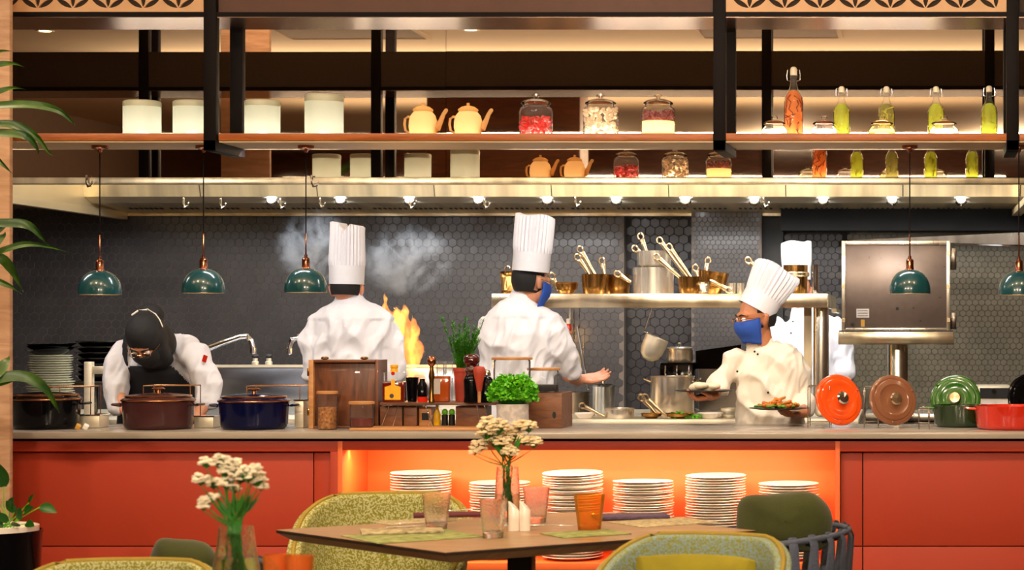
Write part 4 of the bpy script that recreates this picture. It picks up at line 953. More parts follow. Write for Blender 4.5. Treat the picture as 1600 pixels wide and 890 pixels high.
def face_mask(c, R, par, off):
    mb = MB(); nu, nv = 18, 10; vs = []
    for i in range(nu+1):
        a = math.radians(-80+160*i/nu)
        for j in range(nv+1):
            v = j/nv; z = -.012-.100*v; bulge = math.sin(PI*min(1, v*1.1+.12))
            rx = .073+.006*bulge-.016*v*v; ry = .110+.018*bulge-.022*v
            zz = z+.012*(1-abs(math.cos(a)))*(1-2*v)*1.6 + (.004 if j == 0 else 0)*math.cos(a)
            vs.append(c+R @ Vector((rx*math.sin(a), -ry*math.cos(a)+.004+.006*math.sin(j*2.2)*.15, zz)))
    mb.add(vs, [(i*(nv+1)+j, (i+1)*(nv+1)+j, (i+1)*(nv+1)+j+1, i*(nv+1)+j+1) for i in range(nu) for j in range(nv)])
    o = mb.build('face_mask', M['mask'], par, off=off); q = o.modifiers.new('s', 'SOLIDIFY'); q.thickness = .003; q.offset = 0
    for s_ in (-1, 1):
        MB().tube([c+R @ Vector((s_*.068, -.012, -.028)), c+R @ Vector((s_*.083, .014, -.005)), c+R @ Vector((s_*.083, .026, .012))], .0016, 6).build('ear_loop', M['mask'], o, off=off)
def glasses(c, R, par, off):
    mb = MB(); g = thing_part = None
    for s_ in (-1, 1):
        mb.tube([c+R @ Vector((s_*.032+.022*math.cos(a), -.105+abs(math.cos(a))*.002, .0+.016*math.sin(a))) for a in [2*PI*k/14 for k in range(15)]], .0015, 6, cap=False)
        mb.tube([c+R @ Vector((s_*.054, -.10, .004)), c+R @ Vector((s_*.078, -.05, .006)), c+R @ Vector((s_*.086, .01, .012))], .0016, 6)
    mb.tube([c+R @ Vector((-.01, -.107, .003)), c+R @ Vector((.01, -.107, .003))], .0015, 6)
    mb.build('glasses', M['wire_brass'], par, off=off)
def legs(par, off, cx, Z, hipz, w_=.1):
    """trousers and shoes, hidden behind the counter"""
    mb = MB(); x = X(cx, Z)
    mb.tube([(x, Z, hipz+.12), (x, Z, hipz)], [(.17, .12), (.17, .12)], 18, (1, 0, 0))
    for s_ in (-1, 1): mb.tube([(x+s_*.08, Z, hipz+.02), (x+s_*w_, Z-.02, .5), (x+s_*w_, Z, .08)], [.095, .065, .055], 14)
    me = remesh(mb, .016, 3); me.transform(Matrix.Translation(-off)); link('trousers', me, M['trousers'], par)
    for s_ in (-1, 1): MB().tube([(x+s_*w_, Z+.05, .04), (x+s_*w_, Z-.1, .035)], [(.042, .04), (.045, .03)], 12, (1, 0, 0)).build('shoe', M['black'], par, off=off)
def person(label, px, Z, body, jacket, jm, fold, vox=.0085, hipx=None, hipZ=None, hipz=.88, skin='skin'):
    t = thing('person', label, 'person', (X(px, Z), Z, 0)); off = t.location
    bm_ = MB(); body(bm_); me = remesh(bm_, .0052, 3); me.transform(Matrix.Translation(-off)); link('body', me, M[skin], t)
    jb = MB(); jacket(jb); me = remesh(jb, vox, 3, fold); me.transform(Matrix.Translation(-off)); link('jacket', me, jm, t)
    legs(t, off, hipx or px, hipZ or Z, hipz)
    return t, off
def Rz(y=0, pitch=0, roll=0):   # yaw about z (0 faces the camera), pitch>0 looks down, roll>0 tips the crown towards +x
    return Euler((0, 0, math.radians(y))).to_matrix() @ Euler((math.radians(pitch), 0, 0)).to_matrix() @ Euler((0, math.radians(roll), 0)).to_matrix()

# --- cook with his back turned, at the flame
Z = 10.45; hc = P(543, 452, Z); hR = Rz(180-6, 4)
def body(mb):
    head_shape(mb, hc, hR); chain(mb, [(543, 456, Z+.005, .052), (545, 470, Z, .053), (547, 486, Z, .07, .06), (548, 505, Z, .15, .08), (548, 560, Z, .16, .09), (548, 660, Z, .15, .09)])
    for a in (((494, 510, Z), (486, 580, Z-.02), (512, 596, Z+.3)), ((602, 510, Z), (617, 582, Z), (612, 590, Z+.32))):
        chain(mb, [(q[0], q[1], q[2], r) for q, r in zip(a, (.036, .034, .027))], 14)
    hand(mb, P(512, 596, Z+.3), (.1, 1, 0), (0, 0, -1), .7); hand(mb, P(612, 590, Z+.32), (-.1, 1, 0), (0, 0, -1), .8, -1)
def jack(mb):
    chain(mb, [(546, 463, Z, .056, .058), (546, 470, Z, .062, .062), (547, 476, Z, .095, .07)], 28)
    chain(mb, [(547, 472, Z, .075, .06), (547, 480, Z, .135, .08), (548, 490, Z, .18, .10), (548, 503, Z, .207, .118), (549, 522, Z, .215, .13), (549, 560, Z, .20, .128), (549, 610, Z, .185, .12), (549, 700, Z, .20, .13)], 36)
    chain(mb, [(497, 509, Z, .062), (487, 540, Z-.01, .062), (488, 582, Z-.02, .058), (500, 590, Z+.13, .052), (506, 594, Z+.2, .05)])
    chain(mb, [(600, 509, Z, .066), (610, 545, Z, .064), (616, 585, Z, .058), (614, 588, Z+.15, .052), (613, 590, Z+.22, .05)])
t, off = person('cook in white jacket and notched tall hat, back turned, at the flame', 548, Z, body, jack, M['jacket'], folds(.030, 2, yoke=H(499, Z)), hipz=.86)
hat(P(541.5, 444, Z-.012), Rz(180, 0, -1), .086, S(95, Z), t, off, notch=True, flare=-.35, band=S(29, Z)); hair_cap(hc, hR, t, off, -.040); face_mask(hc, hR, t, off)
# --- cook with his back turned, holding his hand out
Z = 10.3; hc = P(830, 440, Z); hR = Rz(180-42+84*0, 6)
hR = Rz(138+0, 8)
def body(mb):
    head_shape(mb, hc, hR); chain(mb, [(824, 446, Z, .05), (820, 466, Z, .054), (816, 482, Z, .075, .06), (814, 505, Z, .14, .08), (814, 560, Z, .14, .085), (814, 660, Z, .14, .09)])
    chain(mb, [(770, 512, Z, .048), (768, 570, Z, .042), (785, 592, Z+.25, .027)], 14); hand(mb, P(785, 592, Z+.25), (.2, 1, 0), (0, 0, -1), .6)
    chain(mb, [(860, 512, Z, .036), (880, 560, Z+.03, .036), (890, 586, Z+.08, .040), (903, 594, Z+.16, .031), (909, 592, Z+.19, .028)], 14)
    hand(mb, P(909, 592, Z+.19), (.96, .35, .10), (.15, -.5, .8), .45, -1, 1.02)
def jack(mb):
    chain(mb, [(819, 459, Z, .062, .06), (817, 467, Z, .068, .066), (816, 474, Z, .095, .07)], 28)
    chain(mb, [(816, 470, Z, .075, .06), (815, 478, Z, .12, .078), (814, 488, Z, .16, .095), (814, 502, Z, .182, .115), (814, 522, Z, .188, .128), (815, 560, Z, .175, .125), (816, 610, Z, .17, .12), (816, 700, Z, .19, .13)], 36)
    chain(mb, [(771, 510, Z, .062), (766, 545, Z, .06), (768, 580, Z, .056), (780, 590, Z+.12, .05)])
    chain(mb, [(858, 508, Z, .066), (871, 535, Z, .066), (880, 560, Z+.03, .063), (886, 576, Z+.06, .060)])
t, off = person('cook in white jacket and blue mask, back turned, reaching out his open hand', 815, Z, body, jack, M['jacket'], folds(.030, 5, yoke=H(496, Z)), hipz=.86)
hat(P(829, 424, Z-.008), Rz(180, 0, -5), .092, S(89, Z), t, off, flare=.1, band=S(30, Z)); hair_cap(hc, hR, t, off, -.06); face_mask(hc, hR, t, off); glasses(hc, hR, t, off)
# --- cook holding two plates
Z = 10.1; hc = P(1181, 497, Z-.02); hR = Rz(-58, 6, 0)
def body(mb):
    head_shape(mb, hc, hR); chain(mb, [(1186, 505, Z, .05), (1189, 528, Z, .054), (1192, 545, Z, .06, .055), (1198, 560, Z, .12, .08), (1200, 600, Z, .13, .09), (1202, 670, Z, .13, .09)])
    chain(mb, [(1156, 570, Z-.0, .036), (1124, 600, Z-.05, .034), (1116, 612, Z-.16, .034), (1110, 617, Z-.24, .028)], 14)
    hand(mb, P(1112, 618, Z-.24), (-.75, -.5, -.12), (0.1, 0, 1), .75, 1, 1.0)
    chain(mb, [(1238, 577, Z, .036), (1257, 622, Z, .036), (1256, 640, Z-.12, .034), (1252, 645, Z-.2, .028)], 14)
    hand(mb, P(1254, 645, Z-.2), (-.75, -.6, -.05), (0, 0, 1), .7, -1, 1.0)
def jack(mb):
    chain(mb, [(1187, 541, Z, .054, .056), (1188, 546, Z, .06, .062)], 28)
    chain(mb, [(1190, 543, Z, .062, .055), (1192, 549, Z, .10, .075), (1196, 557, Z, .145, .092), (1200, 570, Z, .165, .11), (1203, 590, Z, .168, .122), (1204, 620, Z, .165, .125), (1204, 650, Z, .16, .125), (1204, 720, Z, .17, .13)], 36)
    chain(mb, [(1152, 562, Z-.01, .058), (1138, 582, Z-.02, .057), (1124, 600, Z-.05, .052), (1119, 607, Z-.13, .046)])
    chain(mb, [(1240, 570, Z, .062), (1249, 595, Z, .060), (1257, 620, Z, .055), (1256, 632, Z-.07, .050), (1254, 638, Z-.12, .046)])
t, off = person('cook in blue mask and tilted tall hat carrying two black plates of food', 1200, Z, body, jack, M['jacket_warm_lit'], folds(.026, 9), hipz=.80, skin='skin_tan')
hat(P(1181, 484, Z-.01), Rz(-58, 0, 0) @ Euler((math.radians(-10), math.radians(0), 0)).to_matrix() if False else Euler((math.radians(-6), math.radians(29), 0)).to_matrix(), .096, S(76, Z), t, off, flare=1.0, band=S(26, Z), sy=1.0); hair_cap(hc, hR, t, off, -.05); face_mask(hc, hR, t, off); glasses(hc, hR, t, off); face_parts(hc, hR, t, off)
for px, py in ((1184, 553), (1179, 549), (1200, 613), (1152, 580)):
    MB().ball(P(px, py, Z-.135 if py > 560 else Z-.075), .0055, 10).build('button', M['black'], t, off=off)
MB().ball(P(1177.5, 513, Z-.085), .005, 8).build('ear_stud', M['brass_pale'], t, off=off)
# --- cook standing beyond the pass shelf
Z = 12.85; hc = P(1247, 455, Z); hR = Rz(10, 20)
def body(mb):
    head_shape(mb, hc, hR); chain(mb, [(1248, 462, Z, .05), (1250, 480, Z, .055), (1254, 496, Z, .08, .06), (1258, 512, Z, .15, .09), (1260, 640, Z, .15, .09)])
    chain(mb, [(1309, 515, Z, .048), (1320, 560, Z, .044), (1321, 592, Z-.04, .040), (1322, 612, Z-.12, .030)], 14); hand(mb, P(1322, 613, Z-.12), (-.1, -.5, -.8), (-.6, 0, -.3), .5)
    chain(mb, [(1208, 515, Z, .048), (1204, 570, Z, .044), (1212, 600, Z-.16, .028)], 14); hand(mb, P(1212, 601, Z-.16), (.2, -.9, -.2), (0, 0, -1), .5, -1)
def jack(mb):
    chain(mb, [(1250, 486, Z, .062, .06), (1251, 492, Z, .07, .066)], 28)
    chain(mb, [(1252, 489, Z, .075, .06), (1255, 494, Z, .135, .08), (1258, 502, Z, .18, .10), (1259, 516, Z, .205, .12), (1260, 550, Z, .20, .125), (1260, 600, Z, .19, .12), (1260, 680, Z, .2, .13)], 36)
    chain(mb, [(1308, 512, Z, .066), (1317, 540, Z, .062), (1321, 565, Z, .06), (1322, 582, Z-.03, .055)])
    chain(mb, [(1211, 512, Z, .066), (1206, 545, Z, .062), (1206, 570, Z, .058), (1209, 590, Z-.1, .05)])
t, off = person('cook in white standing beyond the pass shelf, face hidden by it', 1260, Z, body, jack, M['jacket'], folds(.015, 14), vox=.011, hipz=.86)
hat(P(1245, 437, Z), Euler((0, math.radians(-1), 0)).to_matrix(), .088, S(60, Z), t, off, flare=.1, band=S(22, Z), sy=1.05); hair_cap(hc, hR, t, off); face_parts(hc, hR, t, off)
for px, py in ((1239, 502), (1236, 520), (1235, 540)): MB().ball(P(px, py, Z-.14), .006, 8).build('button', M['black'], t, off=off)
# --- worker in a black headscarf bending over the counter
Z = 10.25; hc = P(229, 530, Z-.28); hR = Rz(-6, 48, 0)
def body(mb):
    head_shape(mb, hc, hR); chain(mb, [(232, 528, Z-.2, .05), (238, 530, Z-.1, .055), (243, 545, Z, .13, .08), (246, 600, Z+.1, .15, .09), (248, 660, Z+.2, .15, .09)])
    chain(mb, [(192, 556, Z-.05, .036), (181, 605, Z-.12, .036), (195, 640, Z-.16, .028)], 14); hand(mb, P(196, 642, Z-.16), (.9, 0, -.4), (0, -.3, -1), .5)
    chain(mb, [(297, 556, Z-.05, .036), (326, 600, Z-.1, .036), (321, 628, Z-.12, .038), (306, 652, Z-.16, .028)], 14); hand(mb, P(305, 653, Z-.16), (-.9, 0, -.35), (0, -.3, -1), .5, -1)
def torso1(mb, g=0):
    chain(mb, [(241, 528, Z-.10, .085+g, .06+g), (243, 533, Z-.07, .135+g, .08+g), (245, 542, Z-.03, .175+g, .10+g), (246, 558, Z, .19+g, .12+g), (247, 590, Z+.07, .185+g, .125+g), (248, 640, Z+.16, .18+g, .125+g), (248, 720, Z+.25, .19+g, .13+g)], 36)
def jack(mb):
    torso1(mb); chain(mb, [(238, 530, Z-.14, .065, .06), (240, 534, Z-.10, .08, .07)])
    chain(mb, [(196, 550, Z-.04, .066), (184, 575, Z-.08, .066), (178, 605, Z-.12, .060), (180, 636, Z-.15, .052)])
    chain(mb, [(290, 545, Z-.04, .07), (313, 568, Z-.07, .068), (327, 600, Z-.10, .062), (322, 622, Z-.12, .054)])
t, off = person('worker in black headscarf and black apron bending over the counter', 246, Z, body, jack, M['jacket'], folds(.027, 21), hipx=248, hipZ=Z+.25, hipz=.84)
am = MB(); torso1(am, .024); me = remesh(am, .007, 3, lambda p, n: .006*noise.noise(p*7)); bm = bmesh.new(); bm.from_mesh(me)
xa0, xa1, zt0 = X(200, Z), X(296, Z), H(572, Z-.1)
def keep(f):
    c = f.calc_center_median()
    if f.normal.y > -.05: return False
    if c.z < zt0-.1: return True
    if c.z < zt0: k = (zt0-c.z)/.1; m_ = (xa0+xa1)/2; return abs(c.x-m_) < .10+.06*k**.7
    return abs(c.x-X(208, Z)) < .014 or abs(c.x-X(267, Z)) < .014
bmesh.ops.delete(bm, geom=[f for f in bm.faces if not keep(f)], context='FACES'); bm.to_mesh(me); bm.free(); me.transform(Matrix.Translation(-off))
ap = link('apron', me, M['apron'], t); q = ap.modifiers.new('s', 'SOLIDIFY'); q.thickness = .004
sm = MB()     # headscarf: hood over the skull, wrapped under the chin, falling to the neck
def hs(p, r, R_=hR): sm.ball(hc+R_ @ Vector(p), r, 24, R_)
hs((0, .014, .028), (.09, .108, .112)); hs((0, .055, -.035), (.085, .085, .10)); hs((0, .03, -.075), (.078, .085, .06)); hs((.0, .125, .045), (.062, .055, .06))
hs((0, -.03, -.105), (.06, .06, .035)); hs((.055, .05, -.06), (.05, .06, .10)); hs((.072, .01, -.005), (.026, .05, .06)); hs((-.072, .01, -.005), (.026, .05, .06))
sm.tube([P(236, 540, Z-.26), P(238, 552, Z-.2), P(240, 560, Z-.16)], [(.085, .07), (.095, .07), (.10, .05)], 24, (1, 0, 0))
me = remesh(sm, .0065, 4, lambda p, n: .003*noise.noise(p*16)+.002*noise.noise(Vector((p.x*30, p.y*8, p.z*8))))
bm = bmesh.new(); bm.from_mesh(me); Ri = hR.transposed()
def face_open(f):
    q = Ri @ (f.calc_center_median()-hc); return q.y < -.045 and (q.x/.060)**2+((q.z+.03)/.072)**2 < 1
bmesh.ops.delete(bm, geom=[f for f in bm.faces if face_open(f)], context='FACES'); bm.to_mesh(me); bm.free(); me.transform(Matrix.Translation(-off))
link('headscarf', me, M['scarf'], t)
mm = M['mask']; M['mask'] = M['scarf']; face_mask(hc, hR, t, off); M['mask'] = mm; glasses(hc, hR, t, off); face_parts(hc, hR, t, off)
MB().tube([P(206, 492, Z-.33), P(216, 485, Z-.30), P(230, 483, Z-.29), P(243, 490, Z-.29), P(250, 500, Z-.3), P(254, 510, Z-.31)], [(.003, .005)]*6, 8).build('headband', M['white_in'], t, off=off)
MB().box(P(320, 560, Z-.14), (.022, .006, .034), (0, math.radians(20), math.radians(-20))).build('sleeve_badge', M['en_red'], t, off=off)
# --- the two plates of food in the cook's hands
M['food'] = mat('food', C(220, 150, 50), 0.5, var=0.4, scale=60, col2=C(180, 70, 30)); M['linen'] = mat('linen', C(232, 216, 190), 0.9, var=0.05, scale=40, bump=.3); M['gold'] = M['food']
def held_plate(px, py, Z_, r, label):
    t = thing('serving_plate', label, 'plate', P(px, py, Z_)); MB().lathe([(0.0001, -.004), (r*.7, -.004), (r, .002), (r, .005), (r*.7, .001), (0.0001, 0)], 40).build('plate', M['plate_black'], t); return t
held_plate(1101, 610.5, 9.83, S(46, 9.83), 'thin black plate with white cloth held in the left-hand side hand')
rnd = random.Random(3); c = P(1105, 609, 9.83); mb = MB()
for k in range(9): mb.ball(c+Vector((rnd.uniform(-.06, .05), rnd.uniform(-.04, .04), rnd.uniform(.006, .024))), (.035, .03, .018), 14)
cl = link('folded_cloth', remesh(mb, .005, 3, lambda p, n: .004*noise.noise(p*28)), M['linen']); tag(cl, 'crumpled cream cloth lying on the black plate by the stock pot', 'cloth')
held_plate(1217.5, 638, 9.74, S(47, 9.74), 'thin black plate of golden food held in front of the white jacket')
mb = MB(); c = P(1217, 637, 9.74)
for k in range(60):
    a = rnd.uniform(0, 6.28); q = math.sqrt(rnd.random())*.085; h_ = (.1-q)*.42*rnd.random(); mb.tube([c+Vector((q*math.cos(a), q*math.sin(a)*.7, .004+h_)), c+Vector((q*math.cos(a)+rnd.uniform(-.03, .03), q*math.sin(a)*.7+rnd.uniform(-.02, .02), .012+h_))], rnd.uniform(.005, .009), 7)
o = tag(mb.build('fried_food', M['food']), 'heap of golden-brown fried food with green bits on the black plate', 'food', kind='stuff')
mb = MB()
for k in range(24):
    a = rnd.uniform(0, 6.28); q = math.sqrt(rnd.random())*.1; mb.ball(c+Vector((q*math.cos(a)-.02, q*math.sin(a)*.7-.02, .01)), (.012, .01, .006), 8)
tag(mb.build('salad_leaves', M['leafy']), 'green salad pieces around the fried food', 'salad', kind='stuff')
# ---------------------------------------------------------------- cooking island and pass shelf
IT = 0.93
isl = thing('cooking_island', 'long stainless cooking island behind the standing cooks', 'kitchen island', (-2.4, 11.5, 0)); o_ = isl.location
MB().bx(-5.2, -0.22, 10.9, 12.25, IT-.04, IT).build('steel_top', M['steel_soft'], isl, off=o_, bev=.004)
MB().bx(-5.15, -0.26, 10.95, 12.2, .08, IT-.041).build('body', M['steel_dark'], isl, off=o_)
for a, b in ((-5.15, -3.8), (-3.78, -2.4), (-2.38, -1.0), (-.98, -.26)): MB().bx(a+.01, b-.01, 10.935, 10.95, .12, IT-.06).build('door', M['steel'], isl, off=o_, bev=.003)
con = thing('splash_console', 'dark reflective steel splash-back console behind the navy casserole', 'console', (X(420, 11.5), 11.5, IT)); o_ = con.location
M['console'] = mat('console', C(150, 156, 168), 0.22, 1.0, var=0.5, scale=1.6, stretch=(1, 1, 3), rvar=.12)
MB().bx(X(212, 11.5), X(715, 11.5), 11.5, 11.9, IT+.001, H(571, 11.5)).build('splash_panel', M['console'], con, off=o_, bev=.004)
MB().bx(X(212, 11.5), X(715, 11.5), 11.485, 11.5, H(573.5, 11.5), H(569.5, 11.5)).build('top_edge', M['steel_soft'], con, off=o_)
def knobtap(px, lab):
    t = thing('tap_valve', lab, 'valve', (X(px, 11.55), 11.55, H(571, 11.55)+.0015), 0, 'tap valves'); MB().lathe([(0.0001, 0), (.02, 0), (.02, .02), (.014, .024), (.014, .04), (.0001, .045)], 16).build('base', M['steel_soft'], t); MB().ball((0, 0, .052), (.02, .02, .014), 12).build('dial', M['black'], t)
knobtap(399, 'small tap valve on the splash console, nearer the pot filler'); knobtap(420, 'small tap valve on the splash console, further from the pot filler')
def pot_filler(pts, lab, base):
    t = thing('pot_filler_tap', lab, 'tap', base); Zp = base[1]
    MB().tube([P(a, b, c) for a, b, c in pts], .017, 14).build('spout', M['chrome'], t, off=t.location)
    a = P(*pts[0]); MB().tube([a, (a.x, a.y, base[2]+.01)], .018, 12).build('riser', M['chrome'], t, off=t.location)
    b = P(*pts[-1]); MB().lathe([(.0001, 0), (.02, 0), (.02, .03), (.0001, .03)], 14, b-Vector((0, 0, .01))).build('nozzle', M['chrome'], t, off=t.location)
Zt = 11.6
pot_filler([(300, 553, Zt), (320, 546.5, Zt), (350, 535, Zt), (376, 526, Zt), (386, 525, Zt), (392, 531, Zt), (395, 541, Zt), (396, 549, Zt)], 'long chrome pot filler spout right of the headscarf worker', (X(300, Zt), Zt, H(571, Zt)))
pot_filler([(500, 530, Zt), (480, 526, Zt), (466, 526, Zt), (457, 531, Zt), (453, 541, Zt), (453, 550, Zt)], 'curved chrome spout left of the cook at the flame', (X(500, Zt), Zt, H(571, Zt)))
t = thing('steel_stand', 'white-lit steel upright with a crossbar left of the headscarf worker', 'stand', (X(138, 10.7), 10.7, 0)); o_ = t.location
MB().bx(X(131, 10.7), X(143, 10.7), 10.7, 10.74, 0, H(565, 10.7)).build('upright', M['steel_soft'], t, off=o_, bev=.003); MB().bx(X(143, 10.7), X(165, 10.7), 10.705, 10.735, H(584, 10.7), H(572, 10.7)).build('crossbar', M['steel_soft'], t, off=o_, bev=.002)
# clutter between the casseroles on the left
M['paper'] = mat('paper', C(240, 236, 228), 0.7, var=.04); M['card'] = mat('card', C(200, 150, 60), 0.6, var=.1)
for k, (px, w_, py, lab, mm) in enumerate(((148, 30, 648, 'pale steel container between black and mauve casseroles', 'steel_soft'), (325, 30, 650, 'low pale steel container between mauve and navy casseroles', 'steel_soft'), (473, 14, 625, 'tall pale steel container right of the navy casserole', 'steel_soft'))):
    Zc = 9.6; t = thing('steel_container', lab, 'container', (X(px, Zc), Zc, T)); r = S(w_, Zc)/2; h = H(py, Zc)-T
    MB().bx(-r, r, -.06, .06, 0, h).build('body', M[mm], t, bev=.004); MB().bx(-r-.004, r+.004, -.064, .064, h, h+.005).build('rim', M['chrome'], t)
for px, lab in ((122, 'yellow paper tag lying by the black casserole'), (134, 'crumpled white paper by the black casserole')):
    o = MB().box((X(px, 9.4), 9.4, T+.012), (.022, .03, .02), (.3, .5, .4)).build('paper_scrap', M['card' if px < 130 else 'paper'], bev=.002); tag(o, lab, 'paper')

ps = thing('pass_shelf', 'broad stainless pass shelf loaded with pans above the cooking island', 'shelf', (X(1030, 10.95), 11.5, 1.55)); o_ = ps.location
sx0, sx1 = X(768, 10.95), X(1293, 10.95); st_, sb_ = H(458.5, 10.95), H(480.5, 10.95)
M['shelf_steel'] = mat('shelf_steel', C(226, 212, 180), .22, .95, var=.3, scale=2.6, stretch=(3, .3, .3), rvar=.08)  # stretched colour noise paints in the striped reflections
MB().bx(sx0, sx1, 10.95, 10.965, sb_, st_).build('front_lip', M['shelf_steel'], ps, off=o_, bev=.002)
MB().bx(sx0, sx1, 10.966, 12.3, st_-.02, st_-.004).build('deck', M['shelf_steel'], ps, off=o_)
MB().bx(sx1-.012, sx1+.003, 10.966, 12.3, sb_, st_).build('end_lip', M['shelf_steel'], ps, off=o_); MB().bx(sx0, sx0+.012, 10.966, 12.3, sb_, st_).build('end_lip', M['shelf_steel'], ps, off=o_)
MB().bx(sx1-.0, sx1+.03, 11.6, 12.3, sb_-.02, sb_).build('side_rail', M['shelf_steel'], ps, off=o_)
MB().tube([(X(1283, 11.1), 11.1, IT+.0445), (X(1283, 11.1), 11.1, sb_)], .042, 24).build('post', M['steel'], ps, off=o_)
MB().bx(X(1256, 11.2), X(1268, 11.2), 11.2, 11.24, IT+.001, sb_+.03).build('post', M['shelf_steel'], ps, off=o_)
MB().tube([(X(800, 11.3), 11.3, IT+.0365), (X(800, 11.3), 11.3, sb_)], .035, 16).build('post', M['steel'], ps, off=o_)
PZ = st_-.003
def handle(mb, a, b, wr=.0145):
    """flat pan handle from the pan (a) to a loop with a hanging hole (b)"""
    a, b = Vector(a), Vector(b); d = (b-a).normalized(); n = Vector((0, 1, 0)); s_ = d.cross(n).normalized(); L = (b-a).length
    mb.tube([a, a+d*L*.3, a+d*(L-.03)], [(wr*.55, .005), (wr*.6, .005), (wr*.95, .0045)], 8, s_)
    c = b-d*.012; mb.tube([c+(d*math.cos(q)*1.25+s_*math.sin(q))*wr*1.05 for q in [2*PI*k/12 for k in range(13)]], .0052, 6, cap=False)
def pan(name, label, cat, px, Z, wpx, toppx, base, m, hs, mh=None, grp=None, basepx=None, tiltx=0, taper=.8):
    z0 = base; r = S(wpx, Z)/2; h = H(toppx, Z)-z0
    t = thing(name, label, cat, (X(px, Z), Z, z0), 0, grp); R_ = Euler((0, math.radians(tiltx), 0)).to_matrix()
    MB().lathe([(0.0001, .003), (r*(taper-.08), 0), (r*taper, .006), (r*(.5+taper/2), h*.4), (r, h), (r*.97, h), (r*.9, h*.4), (0.0001, h*.12)], 36, (0, 0, 0), R_).build('body', m, t)
    for a, b in hs:
        k = MB(); handle(k, P(a[0], a[1], Z-r*.5), P(b[0], b[1], Z-r*.5)); k.build('handle', mh or M['brass_pale'], t, off=t.location)
    return t
G = 'pans heaped on the pass shelf'
pan('saucepan', 'brass pan showing left of the tall white hat of the reaching cook', 'saucepan', 798, 11.1, 34, 424, PZ, M['brass'], [((796, 440), (793, 418))], grp=G)
pan('saucepan', 'small shallow brass bowl pan just right of the reaching cook', 'saucepan', 885, 11.15, 38, 441, PZ, M['brass'], [((872, 452), (861, 428))], grp=G, taper=.6)
pan('saucepan', 'brass saucepan with two long pale handles rising up to the left', 'saucepan', 929, 11.1, 40, 428, PZ, M['brass'], [((939, 446), (905, 387)), ((934, 448), (901, 399))], grp=G, taper=.9)
pan('saucepan', 'brass saucepan with one upright pale handle', 'saucepan', 964, 11.25, 42, 429, PZ, M['brass'], [((947, 444), (940, 404))], grp=G, taper=.9)
M['pot_steel'] = mat('pot_steel', C(222, 212, 196), .24, .8, var=.2, scale=5, rvar=.08)
pan('stockpot', 'big shiny steel pot at the middle of the pass shelf', 'pot', 1021, 11.2, 64, 418, PZ, M['pot_steel'], [((1016, 428), (1006, 411)), ((985, 440), (962, 426))], grp=G, taper=.98)
pan('saucepan', 'upper steel pot nested on the big one, handles pointing up', 'saucepan', 1022, 11.2, 54, 392, H(416, 11.2), M['pot_steel'], [((1016, 412), (1000, 366)), ((1014, 408), (990, 386))], grp=G, taper=.95)
pan('saucepan', 'dark brass saucepan with three long handles leaning left', 'saucepan', 1078, 11.1, 38, 432, PZ, M['brass'], [((1082, 444), (1029, 373)), ((1088, 446), (1044, 383)), ((1066, 436), (1024, 399))], grp=G, taper=.85)
pan('frying_pan', 'wide brass frying pan with an upright handle right on the pass shelf', 'pan', 1111, 11.35, 48, 424, PZ, M['brass'], [((1099, 448), (1107, 404)), ((1092, 440), (1086, 415))], grp=G, tiltx=8, taper=.6)
pan('saucepan', 'small brass pan whose ridged handle points down to the right', 'saucepan', 1098, 10.98+.1, 22, 440, PZ, M['brass_pale'], [((1110, 438), (1142, 455))], grp=G)
for px, lab in ((1144, 'small steel cup beside the tilted white hat, left one'), (1157, 'small steel cup beside the tilted white hat, right one')): pan('steel_cup', lab, 'cup', px, 11.2, 12, 442, PZ, M['pot_steel'], [], grp='small steel cups on the pass shelf', taper=.9)
t = pan('glass_canister', 'brass-topped glass cylinder on the pass shelf below the far white hat', 'canister', 1243, 11.2, 38, 414, PZ, M['brass'], [], taper=.95)
MB().lathe([(.07, .1), (.075, .105), (.075, .12), (.07, .125)], 24).build('metal_band', M['brass_pale'], t)
pan('steel_tube', 'upright bluish steel tube at the right end of the pass shelf', 'tube', 1274, 11.1, 10, 413, PZ, M['chrome'], [], taper=.98)
t = thing('long_ladle', 'brass ladle handle sticking up behind the tilted white hat', 'ladle', P(1190, 440, 11.4)); k = MB(); handle(k, P(1196, 430, 11.4), P(1167, 401, 11.4)); k.build('handle', M['brass_pale'], t, off=t.location); MB().ball((0.03, 0, -.03), (.04, .04, .03), 14).build('bowl', M['brass'], t); t.location.z = PZ+.065
# things hanging below the pass shelf
t = thing('hanging_dipper', 'deep round-bottomed steel dipper hanging from the pass shelf', 'dipper', P(1018, 481, 10.99)); o_ = t.location
ax = (P(1016, 556, 11)-P(1028, 528, 11)).normalized(); R_ = (-ax).to_track_quat('Z', 'Y').to_matrix(); c = P(1027, 527, 11); r = .064
MB().lathe([(r, 0), (r, -.04), (r*.97, -.075), (r*.8, -.108), (r*.45, -.128), (.0001, -.134)], 32, c, R_).build('bowl', M['steel_soft'], t, off=o_)
MB().tube([P(1012, 520, 11-.02), P(1007, 517, 11-.02), P(1012, 500, 11-.01), P(1017, 486, 11), P(1018, 479, 11)], .005, 8).build('handle', M['chrome'], t, off=o_)
t = thing('pale_ladle', 'pale yellow oval scoop hanging beside the reaching cook', 'ladle', P(897, 481, 11.0)); o_ = t.location
M['pale_yellow'] = mat('pale_yellow', C(236, 208, 130), .5, var=.1, scale=30)
MB().ball(P(897, 564, 11), (S(10.5, 11), .02, S(24, 11)), 20, Euler((0, math.radians(-8), 0)).to_matrix()).build('bowl', M['pale_yellow'], t, off=o_); MB().tube([P(897, 480, 11.02), P(897, 545, 11.02)], .004, 8).build('handle', M['chrome'], t, off=o_)
